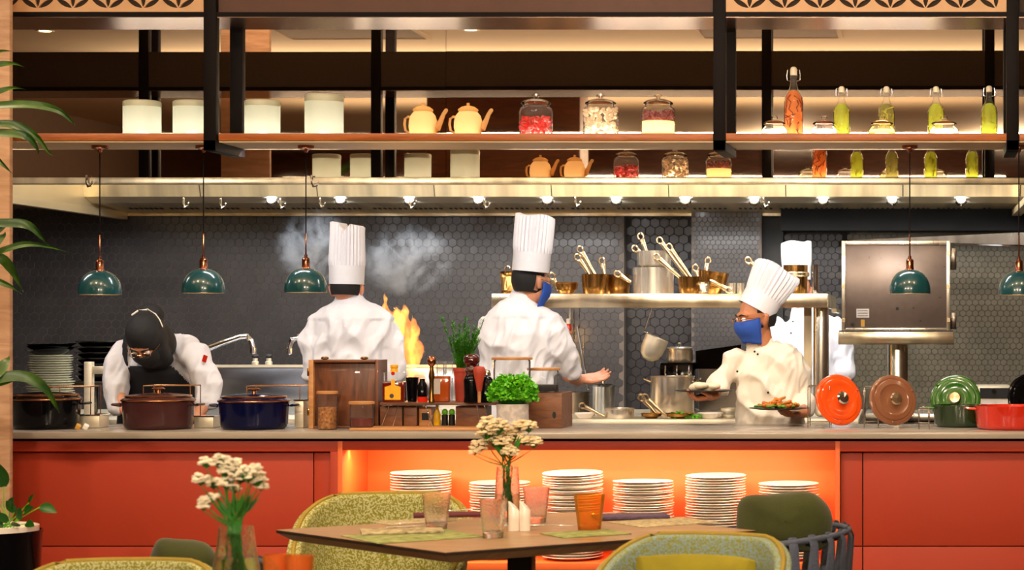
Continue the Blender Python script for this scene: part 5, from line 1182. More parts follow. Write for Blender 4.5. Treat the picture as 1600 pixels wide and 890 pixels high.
t = thing('clear_tube', 'clear plastic tube hanging behind the reaching cook', 'tube', P(905, 481, 11.15)); MB().lathe([(S(9, 11.15), 0), (S(8, 11.15), -.25)], 20, (0, 0, -.11)).build('sleeve', M['glass'], t); MB().tube([(0, 0, 0), (0, 0, -.11), (.02, 0, -.11)], .003, 6).build('hook', M['chrome'], t); MB().tube([(-.01, 0, -.1), (.05, 0, -.44)], .005, 8).build('rod', M['chrome'], t)
lathe_thing('red_capped_bottle', 'small red-necked bottle with a wooden collar beside the reaching cook', 'bottle', 888, 10.99, H(548, 10.99), [('body', M['glass'], [(0, 0), (9, 0), (9, 26), (6, 30)]), ('collar', M['oak'], [(8, 26), (9, 27), (9, 31), (0, 32)]), ('neck', M['en_red'], [(5, 31), (5, 40), (3, 43), (0, 43)]), ('cap', M['white_in'], [(3.4, 42), (3.2, 50), (0, 51)])])
t = thing('bottle_rack', 'small steel bracket shelf behind the reaching cook', 'bracket', (X(888, 11.0), 11.0, H(549, 11.0))); MB().bx(-.045, .018, -.03, .06, -.012, 0).build('plate', M['steel'], t); MB().bx(-.004, .004, .05, .058, 0, sb_-H(549, 11.0)).build('hanger', M['steel'], t)
# pots on the island
def cyl_pot(name, label, px, Z, wpx, toppx, m, lid=False, loops=True, long=None, base=None, grp=None):
    base = IT+.001 if base is None else base; r = S(wpx, Z)/2; h = H(toppx, Z)-base
    t = thing(name, label, 'pot', (X(px, Z), Z, base), 0, grp)
    MB().lathe([(0.0001, 0), (r*.96, 0), (r*.99, .006), (r*.99, h-.006), (r*1.03, h-.003), (r*1.03, h), (r*.96, h), (r*.94, h*.8), (r*.93, .01), (.0001, .008)], 40).build('body', m, t)
    if loops:
        for s_ in (-1, 1): MB().tube([(s_*r*.98, -.03, h*.86), (s_*(r+.03), -.026, h*.93), (s_*(r+.034), 0, h*.94), (s_*(r+.03), .026, h*.93), (s_*r*.98, .03, h*.86)], .0055, 8).build('handle', M['brass_pale'], t)
    if lid: L = MB().lathe([(r*1.05, h+.001), (r*1.06, h+.006), (r*.7, h+.014), (.0001, h+.018)], 32).build('lid', m, t); MB().lathe([(.008, h+.016), (.006, h+.03), (.016, h+.034), (.0001, h+.04)], 14).build('knob', M['chrome'], L)
    if long: k = MB(); handle(k, P(long[0][0], long[0][1], Z-r*.6), P(long[1][0], long[1][1], Z-r*.6), .013); k.build('long_handle', M['brass_pale'], t, off=t.location)
    return t
cyl_pot('stockpot', 'tall shiny stock pot behind the hand holding the white cloth plate', 1050.5, 11.35, 69, 587, M['pot_steel'])
cyl_pot('bain_marie_pot', 'tall bluish steel pot with a lid beside the open hand', 943, 11.35, 34, 603, mat('blue_steel', C(176, 186, 200), .22, 1.0, var=.15), lid=True, loops=False)
cyl_pot('saucepan', 'dull steel pot in the shade behind the open hand', 905, 11.7, 34, 612, M['steel_dark'], loops=False)
cyl_pot('saucepan', 'low wide steel saucepan with long handle on the island', 968, 11.05, 46, 637, M['pot_steel'], loops=False, long=((944, 650), (907, 632)))
pan('frying_pan', 'small brass frying pan, left one in front of the stock pot', 'pan', 1018, 11.02, 34, 645, IT+.001, M['brass'], [((1028, 649), (1000, 618))], grp='brass frying pans before the stock pot', taper=.6)
pan('frying_pan', 'brass frying pan with steel handle, right one in front of the stock pot', 'pan', 1061, 11.02, 48, 645, IT+.001, M['brass'], [((1042, 650), (1006, 618))], grp='brass frying pans before the stock pot', taper=.6)
t = thing('induction_unit', 'dark blue-black appliance standing behind the stock pot', 'appliance', (X(1062, 12.0), 12.0, IT+.001)); o_ = t.location
MB().bx(X(1034, 12.0), X(1086, 12.0), 11.9, 12.2, IT+.001, H(565.5, 12.0)).build('housing', M['en_black'], t, off=o_, bev=.006)
for px in (1040, 1058, 1077): MB().tube([P(px, 586, 11.89), P(px, 572, 11.89)], .006, 8).build('spindle', M['chrome'], t, off=o_)
cyl_pot('saucepan', 'lidded round steel pan on the dark appliance behind the stock pot', 1062, 12.02, 42, 545, M['pot_steel'], lid=True, loops=False, base=H(564.5, 12.0))
t = thing('black_baking_tray', 'black slanting tray standing left of the cook with two plates', 'tray', (X(1118, 12.1), 12.1, IT)); o_ = t.location; a = [P(1087, 548, 12.1), P(1158, 538, 12.1), P(1158, 576, 12.1), P(1087, 576, 12.1)]
vs = a+[v+Vector((0, .03, 0)) for v in a]; MB().add(vs, [(0, 1, 2, 3), (4, 7, 6, 5), (0, 4, 5, 1), (1, 5, 6, 2), (2, 6, 7, 3), (3, 7, 4, 0)]).build('tray', M['en_black'], t, off=o_, smooth=False)
MB().bx(a[3].x+.02, a[2].x-.02, 12.1, 12.13, IT+.001, a[3].z).build('stand', M['steel_dark'], t, off=o_)
for k, (px, py, w_, lab) in enumerate(((1110, 648, 40, 'low stack of white dishes, left of the plated-food cook'), (914, 652, 34, 'small white bowl in front of the reaching cook, by the saucepan handle'))):
    t = lathe_thing('white_dish', lab, 'dish', px, 11.02, IT+.001, [('dish', M['china'], [(0, 0), (w_*.3, 0), (w_*.5, 8), (w_*.48, 9), (w_*.28, 3), (0, 2)])])
pan('steel_cup', 'pale steel cup standing left of the warm white jacket', 'cup', 1138, 11.1, 24, 637, IT+.001, M['steel_soft'], [], taper=.8)
mb = MB(); rnd = random.Random(12)
for k in range(90):
    px = rnd.choice((1057, 1060, 1078, 1090))+rnd.uniform(-8, 8); c = Vector((X(px, 10.98), 10.98+rnd.uniform(-.02, .05), IT+.004+rnd.uniform(0, .03 if px < 1068 else .012))); e = Euler((rnd.uniform(-1, 1), rnd.uniform(-1, 1), rnd.uniform(0, 6))).to_matrix(); s_ = rnd.uniform(.008, .016)
    mb.add([c+e @ Vector(v)*s_ for v in ((0, -1, 0), (.7, 0, .2), (0, 1.2, 0), (-.7, 0, .2))], [(0, 1, 2, 3)])
tag(mb.build('fresh_herbs', M['parsley']), 'bright green herb leaves scattered in front of the frying pans', 'herbs', kind='stuff')

# ---------------------------------------------------------------- warming cabinet on its column
wc = thing('warming_cabinet', 'square steel warming cabinet with brownish back panel on a column shelf', 'cabinet', (X(1400, 11.2), 11.3, H(516, 11.2))); o_ = wc.location; Zw = 11.2
M['wc_panel'] = mat('wc_panel', C(118, 104, 96), .3, .5, var=.05, scale=30, rvar=.06)
def w_(x0, x1, y0, y1, a, b, n, m, b_=.0015): return MB().bx(X(x0, Zw), X(x1, Zw), a, b, H(y1, Zw), H(y0, Zw)).build(n, m, wc, off=o_, bev=b_)
w_(1320, 1480, 383, 512, Zw+.006, Zw+.02, 'rear_panel', M['wc_panel'])
w_(1315, 1321, 376, 516, Zw, Zw+.42, 'side_panel', M['steel']); w_(1479, 1485, 376, 516, Zw, Zw+.42, 'side_panel', M['steel']); w_(1321, 1479, 376, 383, Zw, Zw+.42, 'top_panel', M['steel']); w_(1321, 1479, 512, 516, Zw, Zw+.42, 'bottom_panel', M['steel'])
w_(1338, 1358, 482, 496, Zw+.004, Zw+.006, 'sticker', M['label_w'], 0); w_(1345, 1351, 499, 510, Zw+.004, Zw+.006, 'yellow_tag', M['card'], 0)
for r_ in range(3): w_(1340, 1356, 484.5+r_*4, 485.5+r_*4, Zw+.0035, Zw+.004, 'print_line', M['steel_dark'], 0)
for px, py, r_ in ((1332, 507, .010), (1402, 482, .009)): MB().lathe([(.0001, 0), (r_, 0), (r_, .006), (.0001, .006)], 16, P(px, py, Zw+.005), Euler((PI/2, 0, 0)).to_matrix()).build('knob', M['black'], wc, off=o_)
for px in (1318, 1482):
    for py in (395, 447, 500): MB().box(P(px, py, Zw-.003), (.016, .006, .022)).build('hinge', M['brass_pale'], wc, off=o_)
for ya, yb in ((386, 420), (488, 514)): w_(1486, 1495, ya, yb, Zw+.1, Zw+.2, 'latch', M['steel_dark'])
cs = thing('column_shelf', 'thick pale steel shelf on a round column carrying the warming cabinet', 'shelf', (X(1403, Zw), Zw+.2, IT)); o_ = cs.location
MB().bx(X(1310, Zw), X(1490, Zw), Zw-.02, Zw+.5, H(538, Zw), H(518, Zw)).build('slab', M['shelf_steel'], cs, off=o_, bev=.003); MB().bx(X(1311, Zw), X(1489, Zw), Zw, Zw+.45, H(518, Zw), H(516.2, Zw)).build('gasket', M['black'], cs, off=o_)
MB().tube([(X(1403, Zw+.2), Zw+.2, .05), (X(1403, Zw+.2), Zw+.2, H(538, Zw))], .056, 28).build('column', M['steel'], cs, off=o_)
cs.location.z += 0
# low steel bench and small oven at the far right
bn = thing('steel_bench', 'low steel back bench behind the green casserole', 'bench', (X(1500, 11.6), 11.8, 0)); o_ = bn.location
MB().bx(X(1352, 11.6), X(1760, 11.6), 11.6, 12.2, IT-.04, IT).build('top', M['steel'], bn, off=o_, bev=.003); MB().bx(X(1355, 11.6), X(1750, 11.6), 11.65, 12.15, 0, IT-.041).build('base', M['steel_dark'], bn, off=o_)
ov = thing('counter_oven', 'small dark-fronted oven between the green lid and the black lid', 'oven', (X(1550, 11.7), 11.8, IT+.001)); o_ = ov.location
MB().bx(X(1528, 11.65), X(1580, 11.65), 11.66, 12.0, IT+.001, H(603, 11.65)).build('body', M['steel_soft'], ov, off=o_, bev=.003); MB().bx(X(1531, 11.65), X(1577, 11.65), 11.645, 11.66, H(622, 11.65), H(606, 11.65)).build('control_panel', M['black'], ov, off=o_); MB().lathe([(.0001, 0), (.012, 0), (.012, .01), (.0001, .01)], 14, P(1553, 611, 11.64), Euler((PI/2, 0, 0)).to_matrix()).build('knob', M['chrome'], ov, off=o_)
MB().bx(X(1533, 11.65), X(1575, 11.65), 11.65, 11.66, H(640, 11.65), H(624, 11.65)).build('door', M['china'], ov, off=o_)
# ---------------------------------------------------------------- flame and smoke
def vol_mat(name, build):
    m, n, o = nt(name); build(n, o); return m
def flame_nodes(n, o):
    tc = n.nodes.new('ShaderNodeTexCoord'); nz = n.nodes.new('ShaderNodeTexNoise'); nz.inputs['Scale'].default_value = 13; nz.inputs['Detail'].default_value = 4; nz.inputs['Distortion'].default_value = .8
    mp = n.nodes.new('ShaderNodeMapping'); mp.inputs['Scale'].default_value = (1, 1, .45); n.links.new(tc.outputs['Object'], mp.inputs[0]); n.links.new(mp.outputs[0], nz.inputs['Vector'])
    r = n.nodes.new('ShaderNodeValToRGB'); r.color_ramp.elements[0].position = .40; r.color_ramp.elements[1].position = .62
    r.color_ramp.elements[0].color = (1, .16, .008, 1); r.color_ramp.elements[1].color = (1, .42, .06, 1); n.links.new(nz.outputs[0], r.inputs[0])
    r2 = n.nodes.new('ShaderNodeMapRange'); r2.inputs[1].default_value = .36; r2.inputs[2].default_value = .62; r2.inputs[3].default_value = 12; r2.inputs[4].default_value = 60; n.links.new(nz.outputs[0], r2.inputs[0])
    v = n.nodes.new('ShaderNodeVolumePrincipled'); v.inputs['Density'].default_value = 0.0; n.links.new(r.outputs[0], v.inputs['Emission Color']); n.links.new(r2.outputs[0], v.inputs['Emission Strength'])
    n.links.new(v.outputs[0], o.inputs['Volume'])
M['flame'] = vol_mat('flame', flame_nodes)
Zf = 11.25; fm = MB()
main = [(640, 588, 9), (641, 575, 12), (641, 560, 14), (637, 540, 16), (632, 522, 16), (627, 505, 12), (620, 490, 8), (617, 480, 3)]
fm.tube([P(a, b, Zf) for a, b, r in main], [(S(r, Zf), S(r, Zf)*.8) for a, b, r in main], 16)
for pts in ([(628, 520, 11), (614, 502, 9), (604, 484, 6), (602, 468, 3), (600, 457, 1)], [(640, 535, 10), (648, 515, 7), (647, 500, 4), (643, 492, 1)], [(645, 565, 10), (655, 548, 7), (655, 535, 4), (652, 526, 1)], [(620, 510, 9), (607, 497, 8), (597, 487, 5), (597, 477, 1.5)], [(646, 560, 8), (660, 552, 3), (665, 546, 1)], [(632, 500, 8), (634, 485, 4), (631, 474, 1)]):
    fm.tube([P(a, b, Zf-.01) for a, b, r in pts], [S(r, Zf) for a, b, r in pts], 12)
me = remesh(fm, .0075, 3, lambda p, n: max(-.006, min(.02, .004+.024*noise.noise(Vector((p.x*22, p.y*10, p.z*16)))+.010*noise.noise(Vector((p.x*50, p.y*20, p.z*34))))))
fl = thing('flame', 'tall orange flame leaping up right of the cook in the notched hat', 'flame', P(640, 590, Zf)); me.transform(Matrix.Translation(-fl.location)); link('fire', me, M['flame'], fl)
cyl_pot('wok', 'low dark burner pan the flame rises from', 640, Zf, 52, 603, M['steel_dark'], loops=False); lamp('POINT', 'flame_light', P(640, 530, Zf-.15), 9, (1, .5, .12), .08)
def smoke_nodes(n, o):
    tc = n.nodes.new('ShaderNodeTexCoord'); nz = n.nodes.new('ShaderNodeTexNoise'); nz.inputs['Scale'].default_value = 5.0; nz.inputs['Detail'].default_value = 6; nz.inputs['Roughness'].default_value = .62; nz.inputs['Distortion'].default_value = .6
    n.links.new(tc.outputs['Object'], nz.inputs['Vector']); r = n.nodes.new('ShaderNodeMapRange'); r.inputs[1].default_value = .50; r.inputs[2].default_value = .74; r.inputs[3].default_value = 0; r.inputs[4].default_value = 1
    n.links.new(nz.outputs[0], r.inputs[0])
    # fade out towards the skin of each cloud (generated coordinates run 0..1 over its bounds)
    sub = n.nodes.new('ShaderNodeVectorMath'); sub.operation = 'SUBTRACT'; sub.inputs[1].default_value = (.5, .5, .5); n.links.new(tc.outputs['Generated'], sub.inputs[0])
    ln = n.nodes.new('ShaderNodeVectorMath'); ln.operation = 'LENGTH'; n.links.new(sub.outputs[0], ln.inputs[0])
    r2 = n.nodes.new('ShaderNodeMapRange'); r2.inputs[1].default_value = .5; r2.inputs[2].default_value = .15; r2.inputs[3].default_value = 0; r2.inputs[4].default_value = 1; n.links.new(ln.outputs['Value'], r2.inputs[0])
    mu = n.nodes.new('ShaderNodeMath'); mu.operation = 'MULTIPLY'; n.links.new(r.outputs[0], mu.inputs[0]); n.links.new(r2.outputs[0], mu.inputs[1])
    m2 = n.nodes.new('ShaderNodeMath'); m2.operation = 'MULTIPLY'; m2.inputs[1].default_value = 30; n.links.new(mu.outputs[0], m2.inputs[0])
    v = n.nodes.new('ShaderNodeVolumeScatter'); v.inputs['Color'].default_value = (.82, .89, 1, 1); v.inputs['Anisotropy'].default_value = .2; n.links.new(m2.outputs[0], v.inputs['Density']); n.links.new(v.outputs[0], o.inputs['Volume'])
M['smoke'] = vol_mat('smoke', smoke_nodes)
Zk = 11.7
for c, r, lab in (((490, 385), (62, 62), 'pale smoke cloud drifting behind the lamp left of the notched hat'), ((634, 405), (76, 60), 'pale smoke rising from the flame right of the notched hat')):
    o = MB().ball((0, 0, 0), (S(r[0], Zk), .28, S(r[1], Zk)), 24).build('smoke', M['smoke']); o.location = P(c[0], c[1], Zk); tag(o, lab, 'smoke', kind='stuff')
# ---------------------------------------------------------------- foreground dining table
M['table'] = wood('table', C(148, 116, 82), C(178, 144, 106), 0.35, 4, (1, 6, 6)); M['table_edge'] = mat('table_edge', C(46, 34, 28), .4, var=.1)
TZ = .75
L_, N_, R_ = Vector((X(432, 6.78), 6.78)), Vector((X(695, 6.1), 6.1)), Vector((X(1180, 6.76), 6.76)); B_ = L_+R_-N_
cen = (L_+R_)/2
tb_ = thing('dining_table', 'square brown wooden dining table laid with glasses in the foreground', 'table', (cen.x, cen.y, 0)); o_ = tb_.location
quad = [L_, N_, R_, B_]
mb = MB(); n0 = 4
def ring(f, z): return [(cen.x+(q.x-cen.x)*f, cen.y+(q.y-cen.y)*f, z) for q in quad]
lv = ring(1, TZ)+ring(1.0, TZ-.010)+ring(.93, TZ-.036); fs = [(0, 1, 2, 3), (11, 10, 9, 8)]
for k in range(2):
    for i in range(4): fs.append((k*4+i, (k+1)*4+i, (k+1)*4+(i+1) % 4, k*4+(i+1) % 4))
mb.add(lv, fs); mb.build('tabletop', M['table'], tb_, off=o_, smooth=False)
ed = MB(); a = ring(1.001, TZ-.0015)+ring(1.001, TZ-.0105)
ed.add(a, [(i, (i+1) % 4, 4+(i+1) % 4, 4+i) for i in range(4)]); ed.build('dark_edge', M['table_edge'], tb_, off=o_, smooth=False)
lg = Vector((X(815, 6.75), 6.75)); MB().bx(lg.x-.04, lg.x+.04, lg.y-.04, lg.y+.04, .03, TZ-.037).build('leg', M['black'], tb_, off=o_, bev=.004); MB().bx(lg.x-.3, lg.x+.3, lg.y-.3, lg.y+.3, 0, .03).build('base_plate', M['black'], tb_, off=o_, bev=.01)
def on_table(px, py): Z = (EZ-TZ)*F/(py-VY); return Vector((X(px, Z), Z, TZ))
ang = math.atan2((N_-L_).y, (N_-L_).x)
M['mat_green'] = mat('mat_green', C(104, 118, 54), .8, var=.25, scale=26, bump=.3, col2=C(168, 172, 112)); M['napkin_beige'] = mat('napkin_beige', C(206, 190, 150), .85, var=.2, scale=50, bump=.4, col2=C(120, 110, 80)); M['napkin_plum'] = mat('napkin_plum', C(86, 22, 36), .8, var=.15, scale=30); M['napkin_violet'] = mat('napkin_violet', C(84, 66, 92), .8, var=.3, scale=60, bump=.3)
def flat(name, label, cat, px, py, w, d, rot, m, h=.004, z=0, grp=None):
    c = on_table(px, py); o = MB().bx(-w/2, w/2, -d/2, d/2, 0, h).build(name, m, bev=min(.0015, h*.3)); o.location = (c.x, c.y, TZ+.0006+z); o.rotation_euler = (0, 0, rot); return tag(o, label, cat, grp)
e2 = math.atan2((R_-N_).y, (R_-N_).x)
flat('placemat', 'green patterned placemat under the beige napkin at the near left', 'placemat', 645, 838, .36, .30, e2+.0, M['mat_green'], .002)
flat('folded_napkin', 'folded beige patterned napkin on the near left placemat', 'napkin', 628, 832, .26, .15, e2-.35, M['napkin_beige'], .007, .003)
flat('placemat', 'green placemat with wavy edge near the amber tumbler', 'placemat', 915, 834, .24, .18, e2-.05, M['mat_green'], .003)
flat('placemat', 'pale green placemat at the far right of the table', 'placemat', 1035, 816, .30, .24, e2, M['napkin_beige'], .002)
flat('folded_napkin', 'folded dark violet napkin right of the amber tumbler', 'napkin', 985, 810, .26, .12, e2-.35, M['napkin_violet'], .010, .003)
flat('folded_napkin', 'folded plum red napkin behind the left clear tumbler', 'napkin', 705, 806, .26, .12, e2-.4, M['napkin_plum'], .010)
flat('placemat', 'beige placemat at the far left edge behind the clear tumbler', 'placemat', 640, 815, .22, .16, e2, M['napkin_beige'], .002)
def cutlery(px, py, rot, lab, kind):
    c = on_table(px, py); t = thing(kind, lab, 'cutlery', (c.x, c.y, TZ+.0125), rot, None); mb = MB(); mb.tube([(-.09, 0, .002), (-.02, 0, .003), (.05, 0, .005)], [(.006, .0018), (.003, .002), (.003, .002)], 8, (0, 1, 0)); mb.build('handle', M['chrome'], t)
    if kind == 'spoon': MB().ball((.07, 0, .005), (.026, .017, .005), 12).build('bowl', M['chrome'], t)
    elif kind == 'fork':
        MB().tube([(.048, 0, .005), (.06, 0, .004)], [(.004, .002), (.012, .002)], 8, (0, 1, 0)).build('neck', M['chrome'], t)
        for k in range(4): MB().tube([(.058, -.009+k*.006, .004), (.095, -.009+k*.006, .007)], .0016, 5).build('tine', M['chrome'], t)
    else: MB().tube([(.045, 0, .004), (.1, .002, .005)], [(.008, .001), (.007, .001)], 8, (0, 1, 0)).build('blade', M['chrome'], t)
cutlery(668, 823, e2-.4, 'silver fork lying on the near left napkin', 'fork'); cutlery(648, 829, e2-.3, 'silver knife lying on the near left napkin', 'knife')
cutlery(868, 828, e2+2.6, 'shiny spoon on the green placemat left of the amber tumbler', 'spoon'); cutlery(722, 803, e2-.2, 'dark spoon on the plum red napkin', 'spoon'); cutlery(955, 808, e2-.4, 'knife on the dark violet napkin', 'knife')
def tumbler(px, wpx, toppx, basepx, label, tint, grp='tumblers on the dining table', m=None, Zd=None, zbase=TZ):
    c = on_table(px, basepx) if Zd is None else Vector((X(px, Zd), Zd, zbase)); Z = c.y; rt = S(wpx, Z)/2; h = H(toppx, Z)-zbase
    t = thing('tumbler', label, 'glass', (c.x, c.y, zbase+.0008), 0, grp); rb_ = rt*.72; m = m or tint
    MB().lathe([(0.0001, 0), (rb_, 0), (rb_*1.01, .004), (rb_+(rt-rb_)*.5, h*.5), (rt, h), (rt*.965, h), (rb_+(rt-rb_)*.5-.003, h*.5), (rb_*.9, h*.17), (0.0001, h*.15)], 40).build('bowl', m, t); MB().lathe([(0.0001, .001), (rb_*.93, .001), (rb_*.93, h*.12), (0.0001, h*.13)], 32).build('thick_base', M['glass_base'] if m is not M['amber'] else M['amber'], t); return t
def real_glass(name, col, rough=.01, ior=1.3):
    m, n, o = nt(name); b = n.nodes.new('ShaderNodeBsdfGlass'); b.inputs['Color'].default_value = col; b.inputs['Roughness'].default_value = rough; b.inputs['IOR'].default_value = ior
    nz = n.nodes.new('ShaderNodeTexNoise'); nz.inputs['Scale'].default_value = 18; bp = n.nodes.new('ShaderNodeBump'); bp.inputs['Strength'].default_value = .12; bp.inputs['Distance'].default_value = .01
    n.links.new(nz.outputs[0], bp.inputs['Height']); n.links.new(bp.outputs[0], b.inputs['Normal']); n.links.new(b.outputs[0], o.inputs[0]); return m
M['amber'] = thin_glass('amber', (1, .66, .16, 1), .18, .03, dif=.2); M['glass_base'] = real_glass('glass_base', (.97, .97, 1, 1)); M['tumbler'] = real_glass('tumbler', (1, 1, 1, 1), 0, 1.4); M['amber2'] = thin_glass('amber2', (1, .55, .18, 1), .2, .05, dif=.25)
tumbler(682, 45, 771, 826, 'clear tumbler at the left of the table before the green chair', M['tumbler']); tumbler(770.5, 43, 781, 840, 'clear tumbler nearest the camera, left of the salt and pepper pots', M['tumbler'])
tumbler(838, 42, 762, 816, 'pinkish clear tumbler right of the flower vase', real_glass('pink_glass', (1, .985, .99, 1), 0, 1.4)); tumbler(921, 49, 772, 828, 'amber orange glass tumbler on the right half of the table', M['amber'])
def shaker(px, basepx, toppx, label):
    c = on_table(px, basepx); r = S(17.5, c.y)/2; h = H(toppx, c.y)-TZ; t = thing('shaker', label, 'shaker', (c.x, c.y, TZ+.0008), 0, 'white salt and pepper pots')
    mb = MB(); seg = 28; vs = []; 
    for k in range(seg):
        a = 2*PI*k/seg; x, y = r*math.cos(a), r*math.sin(a); vs += [(x, y, 0), (x, y, h-.012-x*.95+.0), (x*.9, y*.9, h-.009-x*.95*.9)]
    vs += [(0, 0, h-.011)]; n_ = len(vs)-1; fs = [tuple(3*k for k in range(seg))[::-1]]
    for k in range(seg):
        k2 = (k+1) % seg; fs += [(3*k, 3*k2, 3*k2+1, 3*k+1), (3*k+1, 3*k2+1, 3*k2+2, 3*k+2), (3*k+2, 3*k2+2, n_)]
    mb.add(vs, fs); mb.build('body', M['china'], t)
    for dx in (-.006, 0, .006): MB().ball((dx, -.004, h-.010-dx*.95), .0012, 6).build('pour_hole', M['black'], t)
shaker(803, 829, 786, 'white slant-topped salt pot, left of the two'); shaker(820.5, 829, 785, 'white slant-topped pepper pot, right of the two')
# vases of small white flowers
M['petal'] = mat('petal', C(238, 230, 206), .7, var=.15, scale=50); M['petal_y'] = mat('petal_y', C(214, 190, 146), .7, var=.2, scale=50, col2=C(240, 228, 196)); M['stem'] = mat('stem', C(44, 110, 30), .5, var=.25, scale=20); M['water'] = real_glass('water', (.92, .95, .9, 1), 0, 1.15); M['stemb'] = mat('stem_brown', C(110, 90, 50), .6, var=.2)
def vase(px, Z, zb_, w0, w1, toppx, heads, label, seedk, stemtarget, mp, thick=.0035):
    """heads: (px,py,radius px) umbels of tiny blossoms"""
    t = thing('flower_vase', label, 'vase', (X(px, Z), Z, zb_+.0008)); off = t.location; h = H(toppx, Z)-zb_; r0 = S(w0, Z)/2; r1 = S(w1, Z)/2
    MB().lathe([(0.0001, 0), (r0*.9, 0), (r0, .006), (r0*.98, h*.3), (r1*1.12, h*.72), (r1, h), (r1*.95, h), (r1*1.06, h*.72), (r0*.92, h*.3), (r0*.9, .012), (0.0001, .01)], 40).build('glass', M['tumbler'], t)
    MB().lathe([(0.0001, .013), (r0*.86, .013), (r0*.88, h*.3), (r1*1.1, h*.52), (0.0001, h*.52)], 32).build('water', M['water'], t)
    rnd = random.Random(seedk); st = MB(); bl = MB(); lf = MB()
    for (a, b, r) in heads:
        c = P(a, b, Z+rnd.uniform(-.04, .04)); base = off+Vector((rnd.uniform(-.5, .5)*r0, rnd.uniform(-.4, .4)*r0, .015)); neck = off+Vector((rnd.uniform(-.6, .6)*r1*.8, 0, h))
        mid = neck.lerp(c, .5)+Vector((rnd.uniform(-.01, .01), 0, -.01)); k0 = c-Vector((0, 0, S(r, Z)*.9)); pts = [base, neck, mid, k0]
        pp = []
        for i in range(13):
            u = i/12*3; i0 = min(2, int(u)); f_ = u-i0; pp.append(pts[i0].lerp(pts[i0+1], f_))
        st.tube(pp, [thick]*9+[thick*.8, thick*.6, thick*.5, thick*.4], 7)
        nb = int(46*(r/14)**2)+20
        for k in range(nb):
            an = rnd.uniform(0, 6.28); el = rnd.uniform(-.2, 1); q = Vector((math.cos(an)*math.sqrt(1-el*el*.8), math.sin(an)*math.sqrt(1-el*el*.8), el*.9))*S(r*1.45, Z)*rnd.uniform(.6, 1)
            p = c+q; st.tube([k0, p], thick*.28, 4, cap=False); s_ = S(3.3, Z)*rnd.uniform(.75, 1.2)
            for m_ in range(5):
                th = m_*1.257+an; bl.ball(p+Vector((math.cos(th), math.sin(th)*.8, .25*math.sin(th)))*s_*.75, (s_*.62, s_*.62, s_*.4), 6)
            bl.ball(p+Vector((0, 0, s_*.2)), s_*.5, 6)
    st.build('stems', M['stem'], t, off=off)['kind'] = 'stuff'; bl.build('blossoms', mp, t, off=off)['kind'] = 'stuff'
    for k in range(5):
        p = off+Vector((rnd.uniform(-.01, .01), 0, h*1.1)); d = Vector((rnd.uniform(-1, 1), rnd.uniform(-.6, .6), rnd.uniform(.6, 1.4))).normalized(); s_ = d.cross(Vector((0, 1, 0))).normalized(); q = h*.5
        MB().add([p, p+d*q*.5+s_*.008, p+d*q, p+d*q*.5-s_*.008], [(0, 1, 2, 3)]).build('leaf', M['stem'], t, off=off)
    return t
cv = on_table(793, 820)
vase(793, cv.y, TZ, 42, 33, 729, [(760, 676, 12), (748, 700, 10), (778, 668, 12), (772, 688, 12), (800, 682, 12), (787, 694, 10), (797, 708, 10), (826, 668, 9), (834, 692, 9), (819, 688, 8), (742, 706, 6), (812, 664, 7), (762, 660, 8)], 'glass vase of small cream-white flowers in the middle of the table', 4, None, M['petal_y'], .0022)
t2c = Vector((X(390, 4.9), 4.9)); t2 = thing('dining_table', 'second brown dining table cut by the lower picture edge', 'table', (t2c.x, t2c.y, 0)); 
MB().box((0, 0, TZ-.018), (.8, .8, .036), (0, 0, .75)).build('tabletop', M['table'], t2, bev=.003); MB().bx(-.04, .04, -.04, .04, .03, TZ-.037).build('leg', M['black'], t2, bev=.003); MB().bx(-.28, .28, -.28, .28, 0, .03).build('base_plate', M['black'], t2, bev=.008)
vase(369, 5.2, TZ, 74, 52, 822, [(345, 722, 11), (322, 724, 8), (362, 728, 12), (314, 750, 9), (334, 756, 9), (322, 783, 8), (332, 778, 7), (355, 755, 10), (375, 745, 12), (388, 742, 12), (403, 750, 11), (398, 732, 7), (367, 765, 6), (352, 738, 9), (408, 760, 7), (318, 792, 6)], 'conical glass vase of small white flowers at the lower left', 8, None, M['petal'], .003)
for px, lab in ((432, 'amber glass tumbler at the lower edge right of the conical vase, left one'), (468, 'amber glass tumbler at the lower edge, right one')): tumbler(px, 44, 867 if px < 440 else 868, 0, lab, M['amber2'], 'amber tumblers on the second table', Zd=5.15)
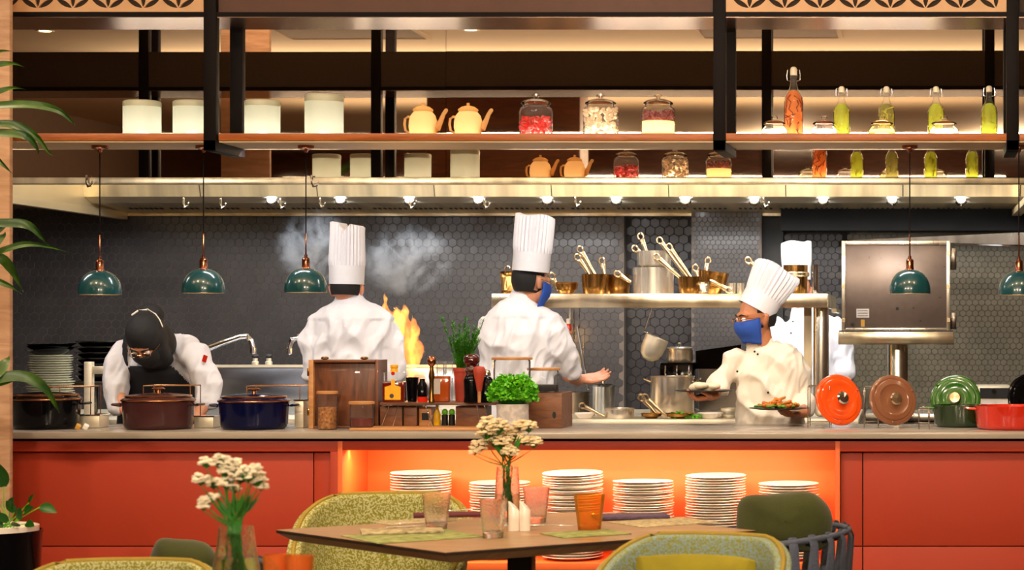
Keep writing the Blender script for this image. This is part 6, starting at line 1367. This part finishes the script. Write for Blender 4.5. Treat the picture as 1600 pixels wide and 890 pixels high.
# ---------------------------------------------------------------- chairs
M['fabric'] = mat('fabric', C(124, 122, 40), .9, var=.3, scale=150, bump=.3, col2=C(176, 176, 128), detail=1.0, contrast=(.46, .56)); M['fabric_blue'] = mat('fabric_blue', C(130, 134, 60), .9, var=.3, scale=150, bump=.3, col2=C(128, 150, 150), detail=1.0, contrast=(.42, .55)); M['piping'] = mat('piping', C(150, 128, 46), .8, var=.1, scale=20); M['olive'] = mat('olive', C(52, 58, 10), .9, var=.18, scale=8, bump=.2, bscale=200, sheen=.2); M['olive_seat'] = mat('olive_seat', C(140, 130, 24), .9, var=.12, scale=10, bump=.2, bscale=200); M['rope'] = mat('rope', C(78, 86, 106), .8, var=.12, scale=30, bump=.4, bscale=160); M['chair_leg'] = wood('chair_leg', C(90, 58, 34), C(126, 84, 52), .5)
def tub_chair(label, x, y, rz, topz, m, R0=.262, wfac=1.0):
    t = thing('tub_chair', label, 'chair', (x, y, 0), rz, None); nu, nv = 40, 8; th = .05; vs = []; fs = []
    def pt(u, v, k):
        a = math.radians(-118+236*u); top = topz-.24*max(0, abs(2*u-1)-.30)**1.5/.7**1.5*1.0; z = .40+(top-.40)*v; r = (R0+(.035*v))-(k*th) ; sq = 1+.06*abs(math.sin(2*a))
        return (r*sq*math.sin(a)*wfac, r*sq*math.cos(a), z-(.0 if 0 < v < 1 else 0))
    for i in range(nu+1):
        for j in range(nv+1): vs.append(pt(i/nu, j/nv, 0))
        for j in range(nv+1): vs.append(pt(i/nu, 1-j/nv, 1))
    w2 = 2*(nv+1)
    for i in range(nu):
        for j in range(w2):
            j2 = (j+1) % w2; fs.append((i*w2+j, i*w2+j2, (i+1)*w2+j2, (i+1)*w2+j))
    fs.append(tuple(range(w2))); fs.append(tuple(nu*w2+q for q in range(w2))[::-1])
    MB().add(vs, fs).build('backrest', m, t, bev=.012, segs=3)
    pp = [Vector(pt(i/nu, 1, .5))+Vector((0, 0, .002)) for i in range(nu+1)]; MB().tube(pp, .008, 8).build('piping', M['piping'], t)
    MB().lathe([(0.0001, .36), (.235, .36), (.25, .38), (.25, .44), (.235, .47), (.15, .482), (0.0001, .485)], 36).build('seat', M['olive_seat'], t)
    for a, b in ((-1, -1), (1, -1), (-1, 1), (1, 1)): MB().tube([(a*.15, b*.15, .36), (a*.21, b*.21, 0)], [.018, .012], 10).build('leg', M['chair_leg'], t)
    return t
tub_chair('green patterned tub chair behind the table, left of centre', X(594, 7.4), 7.4, math.radians(6), H(772, 7.66), M['fabric'], R0=.285)
tcb = tub_chair('blue-green patterned tub chair in front at the lower right', X(1066, 5.9), 5.9, math.radians(-16), H(836, 6.15), M['fabric_blue'], R0=.27)
tub_chair('green patterned tub chair of which only the top shows at lower left', X(158, 5.9), 5.9, math.radians(4), H(878, 6.15), M['fabric'], R0=.29)
def back_cushion(t, R0, z0, z1, m):
    mb = MB(); n = 16; vs = []
    for i in range(n+1):
        a = math.radians(-62+124*i/n); r = R0-.055; e = 1 if 0 < i < n else .55
        for q, z in ((0, z0), (-.055*e, z0+.02), (-.085*e, (z0+z1)/2), (-.07*e, z1-.05), (-.035*e, z1-.005), (0, z1-.01)): vs.append(((r+q)*math.sin(a), (r+q)*math.cos(a), z))
    mb.add(vs, [(i*6+j, i*6+(j+1) % 6, (i+1)*6+(j+1) % 6, (i+1)*6+j) for i in range(n) for j in range(6)]+[tuple(range(6)), tuple(n*6+j for j in range(6))[::-1]]); return mb.build('back_cushion', m, t, bev=.006)
def cushion(label, c, w, h, d, rot, m):
    mb = MB(); nu, nv = 40, 24; 
    def f(u, v): return (abs(math.cos(u))**.55*math.copysign(1, math.cos(u)), abs(math.sin(u))**.55*math.copysign(1, math.sin(u)))
    vs = []
    for i in range(nv+1):
        p_ = -PI/2+PI*i/nv; cz = math.sin(p_); cr = math.cos(p_)**.6
        for k in range(nu):
            a, b = f(2*PI*k/nu, 0); v = Vector((a*w/2*cr, cz*d/2, b*h/2*cr)); v *= 1+.05*noise.noise(v*9+Vector(c)); v.z += (.012*math.sin(v.x*24+v.y*9)-.10*max(0, v.x)*(v.x/w)*2)*(1 if v.z > 0 else 0); v.y += .008*math.sin(v.x*40+v.z*18); vs.append(v)
    mb.add(vs, [(i*nu+k, i*nu+(k+1) % nu, (i+1)*nu+(k+1) % nu, (i+1)*nu+k) for i in range(nv) for k in range(nu)])
    o = mb.build('cushion', m); o.location = c; o.rotation_euler = rot; return tag(o, label, 'cushion')
def rope_chair(label, x, y, rz, topz, rx=.27, ry=.25):
    t = thing('rope_chair', label, 'chair', (x, y, 0), rz); a0 = 125
    def q(u, z): a = math.radians(-a0+2*a0*u); k = 1+.10*(z-.45); return Vector((rx*k*math.sin(a), ry*k*math.cos(a), z))
    tz = lambda u: topz-.04*abs(2*u-1)**2
    N = 17
    MB().tube([q(i/40, tz(i/40)) for i in range(41)], .011, 10).build('top_rail', M['rope'], t); MB().tube([q(i/40, .42) for i in range(41)], .012, 10).build('seat_rail', M['rope'], t)
    for k in range(N):
        u = (k+.5)/N
        for s_ in (-1, 1):
            u2 = min(1, max(0, u+s_*.022)); p = [q(u, tz(u)-.02)*1.0, q(u, tz(u)+.013), q(u, tz(u)+.013)*1.0, q(u2, .43), q(u2, .40)]
            a_ = q(u, tz(u)); out = Vector((a_.x, a_.y, 0)).normalized(); p = [a_-out*.016-Vector((0, 0, .02)), a_+Vector((0, 0, .015)), a_+out*.017-Vector((0, 0, .02)), q((u+u2)/2, (tz(u)+.42)/2)+out*.012, q(u2, .40)+out*.014]
            MB().tube(p, [(.016, .0035)]*5, 6, out.cross(Vector((0, 0, 1)))).build('strap', M['rope'], t)
    MB().lathe([(0.0001, .40), (.24, .40), (.25, .42), (.25, .46), (.22, .48), (0.0001, .485)], 32).build('seat', M['olive_seat'], t)
    for a, b in ((-1, -1), (1, -1), (-1, 1), (1, 1)): MB().tube([(a*.17, b*.16, .40), (a*.21, b*.20, 0)], .012, 8).build('leg', M['rope'], t)
    return t
back_cushion(tcb, .27, .48, H(870, 5.95), M['olive_seat'])
rope_chair('grey rope-strap chair with an olive cushion at the right of the table', X(1200, 7.0), 7.0, math.radians(-70), H(834, 6.85), .25, .27)
cushion('olive green cushion propped in the grey rope-strap chair', (X(1226, 7.06), 7.06, H(815, 7.06)), S(152, 7.06), S(92, 7.06), .15, (math.radians(-8), math.radians(3), math.radians(4)), M['olive'])
rope_chair('grey rope-strap chair mostly below the lower edge, by the small olive cushion', X(300, 6.8), 6.85, math.radians(10), .62, .25, .25)
cushion('small olive cushion leaning behind the conical vase', (X(286, 6.9), 6.9, H(880, 6.9)), S(104, 6.9), S(76, 6.9), .13, (0, math.radians(20), 0), M['olive'])
# ---------------------------------------------------------------- plants on the left
M['palm'] = mat('palm', C(20, 62, 14), .35, var=.3, scale=14, col2=C(66, 100, 22)); M['palm_blue'] = mat('palm_pale', C(60, 104, 60), .3, var=.2, scale=14)
pot = thing('potted_pothos', 'leafy pothos in a glossy black pot with a white rim at lower left', 'potted plant', (X(-10, 7.9), 7.9, 0)); o_ = pot.location; rp_ = X(62, 7.9)-X(-10, 7.9); zt_ = H(828, 7.9)
MB().lathe([(0.0001, 0), (rp_*.8, 0), (rp_*.85, .01), (rp_*.98, zt_-.02), (rp_, zt_), (rp_*.96, zt_), (rp_*.94, zt_-.03), (.0001, zt_-.05)], 48).build('pot', M['en_black'], pot)
MB().lathe([(rp_*.92, zt_-.03), (rp_*.92, zt_+.018), (rp_*.86, zt_+.02), (rp_*.84, zt_-.01), (.0001, zt_-.012)], 48).build('inner_pot', M['china'], pot)
def leaf(mb_, base, d, up, L, W, droop=.3, n=8):
    """a pointed leaf blade with a raised fold along its midrib"""
    d = Vector(d).normalized(); s_ = d.cross(Vector(up)).normalized(); p = Vector(base); vs = []; dd = d.copy()
    for i in range(n+1):
        u = i/n; w_ = W*math.sin(PI*min(1, .06+u*.94))**.8*(1-.35*u); nrm = s_.cross(dd).normalized(); vs += [p-s_*w_+nrm*w_*.25, p.copy(), p+s_*w_+nrm*w_*.25]
        dd = (dd+Vector((0, 0, -droop/n))).normalized(); p = p+dd*L/n
    fs = []
    for i in range(n): fs += [(3*i, 3*i+1, 3*i+4, 3*i+3), (3*i+1, 3*i+2, 3*i+5, 3*i+4)]
    mb_.add(vs, fs); return mb_
M['pothos'] = mat('pothos', C(22, 78, 14), .35, var=.3, scale=14); rnd = random.Random(2); zl = zt_+.01
for k, (px, py, L, W, dx, dz_) in enumerate(((6, 760, .12, .04, -.1, 1), (-5, 780, .12, .04, -.6, .8), (62, 792, .085, .026, 1, .05), (30, 812, .07, .022, .2, .7), (45, 785, .05, .01, .5, .9), (12, 815, .07, .022, -.5, .6), (22, 800, .06, .02, -.2, .8), (40, 818, .06, .02, .5, .1), (0, 805, .08, .03, -.7, .5), (15, 795, .07, .02, .3, .7), (28, 822, .05, .02, 0, .3), (5, 822, .05, .02, -.5, .3), (38, 800, .06, .022, .6, .5), (-20, 800, .1, .03, -.6, .6), (-30, 815, .1, .03, -.8, .4))):
    p = P(px, py, 7.85+rnd.uniform(-.04, .04)); st = MB().tube([o_+Vector((rnd.uniform(-.04, .06), rnd.uniform(-.05, .02), zl-.02)), (p+o_+Vector((0, 0, zl)))/2+Vector((0, 0, .0)), p], .0018, 5) if False else MB().tube([Vector((o_.x+rnd.uniform(0, .08), 7.88, zl)), Vector(((o_.x+.06+p.x)/2, 7.87, (zl+p.z)/2+.004)), p], .002, 6)
    st.build('stem', M['parsley'], pot, off=o_); leaf(MB(), p, (dx, -.35, dz_), (0, -.8, .6), L, W, .5).build('leaf', M['pothos'], pot, off=o_)
pt_ = thing('potted_palm', 'tall palm with long arching leaves reaching in from the left edge', 'potted plant', (X(-215, 8.2), 8.2, 0)); o_ = pt_.location
MB().lathe([(0.0001, 0), (.16, 0), (.2, .4), (.19, .4), (.18, .36), (.0001, .35)], 32).build('pot', M['en_black'], pt_)
for hx, hz in ((0.0, 2.25), (.03, 1.75), (-.03, 1.15)): MB().tube([(hx*.5, 0, .35), (hx+.08, -.1, hz*.5+.2), (hx+.19, -.2, hz)], .011, 8).build('cane', M['stem'], pt_)
def blade(pts, W, m=None):
    """long strap leaf through pixel points at depth 8"""
    pts = [P(a, b, 8.0+(k*.03 if len(pts) < 9 else 0)) for k, (a, b) in enumerate(pts)]; n = 22; vs = []; fs = []
    def cr(t):
        t *= len(pts)-1; i = min(len(pts)-2, int(t)); f_ = t-i; p0 = pts[max(0, i-1)]; p1 = pts[i]; p2 = pts[i+1]; p3 = pts[min(len(pts)-1, i+2)]
        return .5*((2*p1)+(p2-p0)*f_+(2*p0-5*p1+4*p2-p3)*f_*f_+(3*p1-p0-3*p2+p3)*f_**3)
    for i in range(n+1):
        u = i/n; p = cr(u); t = (cr(min(1, u+.02))-cr(max(0, u-.02))).normalized(); s_ = t.cross(Vector((0, -1, .25))).normalized(); w_ = W*(math.sin(PI*(.12+.88*u))**.7)*(1 if u < .6 else (1-u)/.4*.9+.1); vs += [p-s_*w_, p+Vector((0, .006, 0)), p+s_*w_]
    for i in range(n): fs += [(3*i, 3*i+1, 3*i+4, 3*i+3), (3*i+1, 3*i+2, 3*i+5, 3*i+4)]
    MB().add(vs, fs).build('leaf', m or M['palm'], pt_, off=o_)
A = (-118, 180)
for pts, W in (([A, (-60, 110), (-10, 82), (20, 80)], .014), ([A, (-60, 120), (-10, 102), (20, 99), (38, 105)], .014), ([A, (-60, 165), (-10, 145), (20, 137), (42, 140)], .013), ([A, (-60, 170), (0, 164), (50, 163), (90, 172), (112, 190), (117, 196)], .016), ([A, (-50, 200), (0, 193), (30, 197), (58, 215), (76, 238), (84, 243)], .016), ([A, (-50, 208), (0, 207), (40, 212), (58, 232), (60, 244)], .017), ([A, (-40, 220), (0, 253), (20, 272)], .013)): blade(pts, W)
A = (-112, 380)
for pts, W in (([A, (-50, 380), (-4, 360), (18, 344)], .020), ([A, (-30, 352), (15, 348), (45, 352), (66, 372), (76, 384)], .018), ([A, (-50, 410), (0, 392), (40, 381), (80, 386), (118, 397)], .013), ([A, (-40, 395), (0, 403), (16, 418), (28, 440), (36, 456)], .020), ([A, (-40, 420), (0, 440), (20, 449), (34, 460)], .012), ([A, (-30, 390), (2, 370), (8, 362)], .02)): blade(pts, W)
A = (-116, 600)
for pts, W in (([A, (-40, 600), (-5, 580), (10, 562), (14, 556)], .028), ([A, (-50, 612), (0, 590), (40, 588), (70, 606), (88, 635), (92, 645)], .022), ([A, (-50, 605), (0, 600), (30, 590), (60, 592), (78, 600)], .008), ([A, (-50, 590), (-10, 576), (8, 572)], .02)): blade(pts, W)
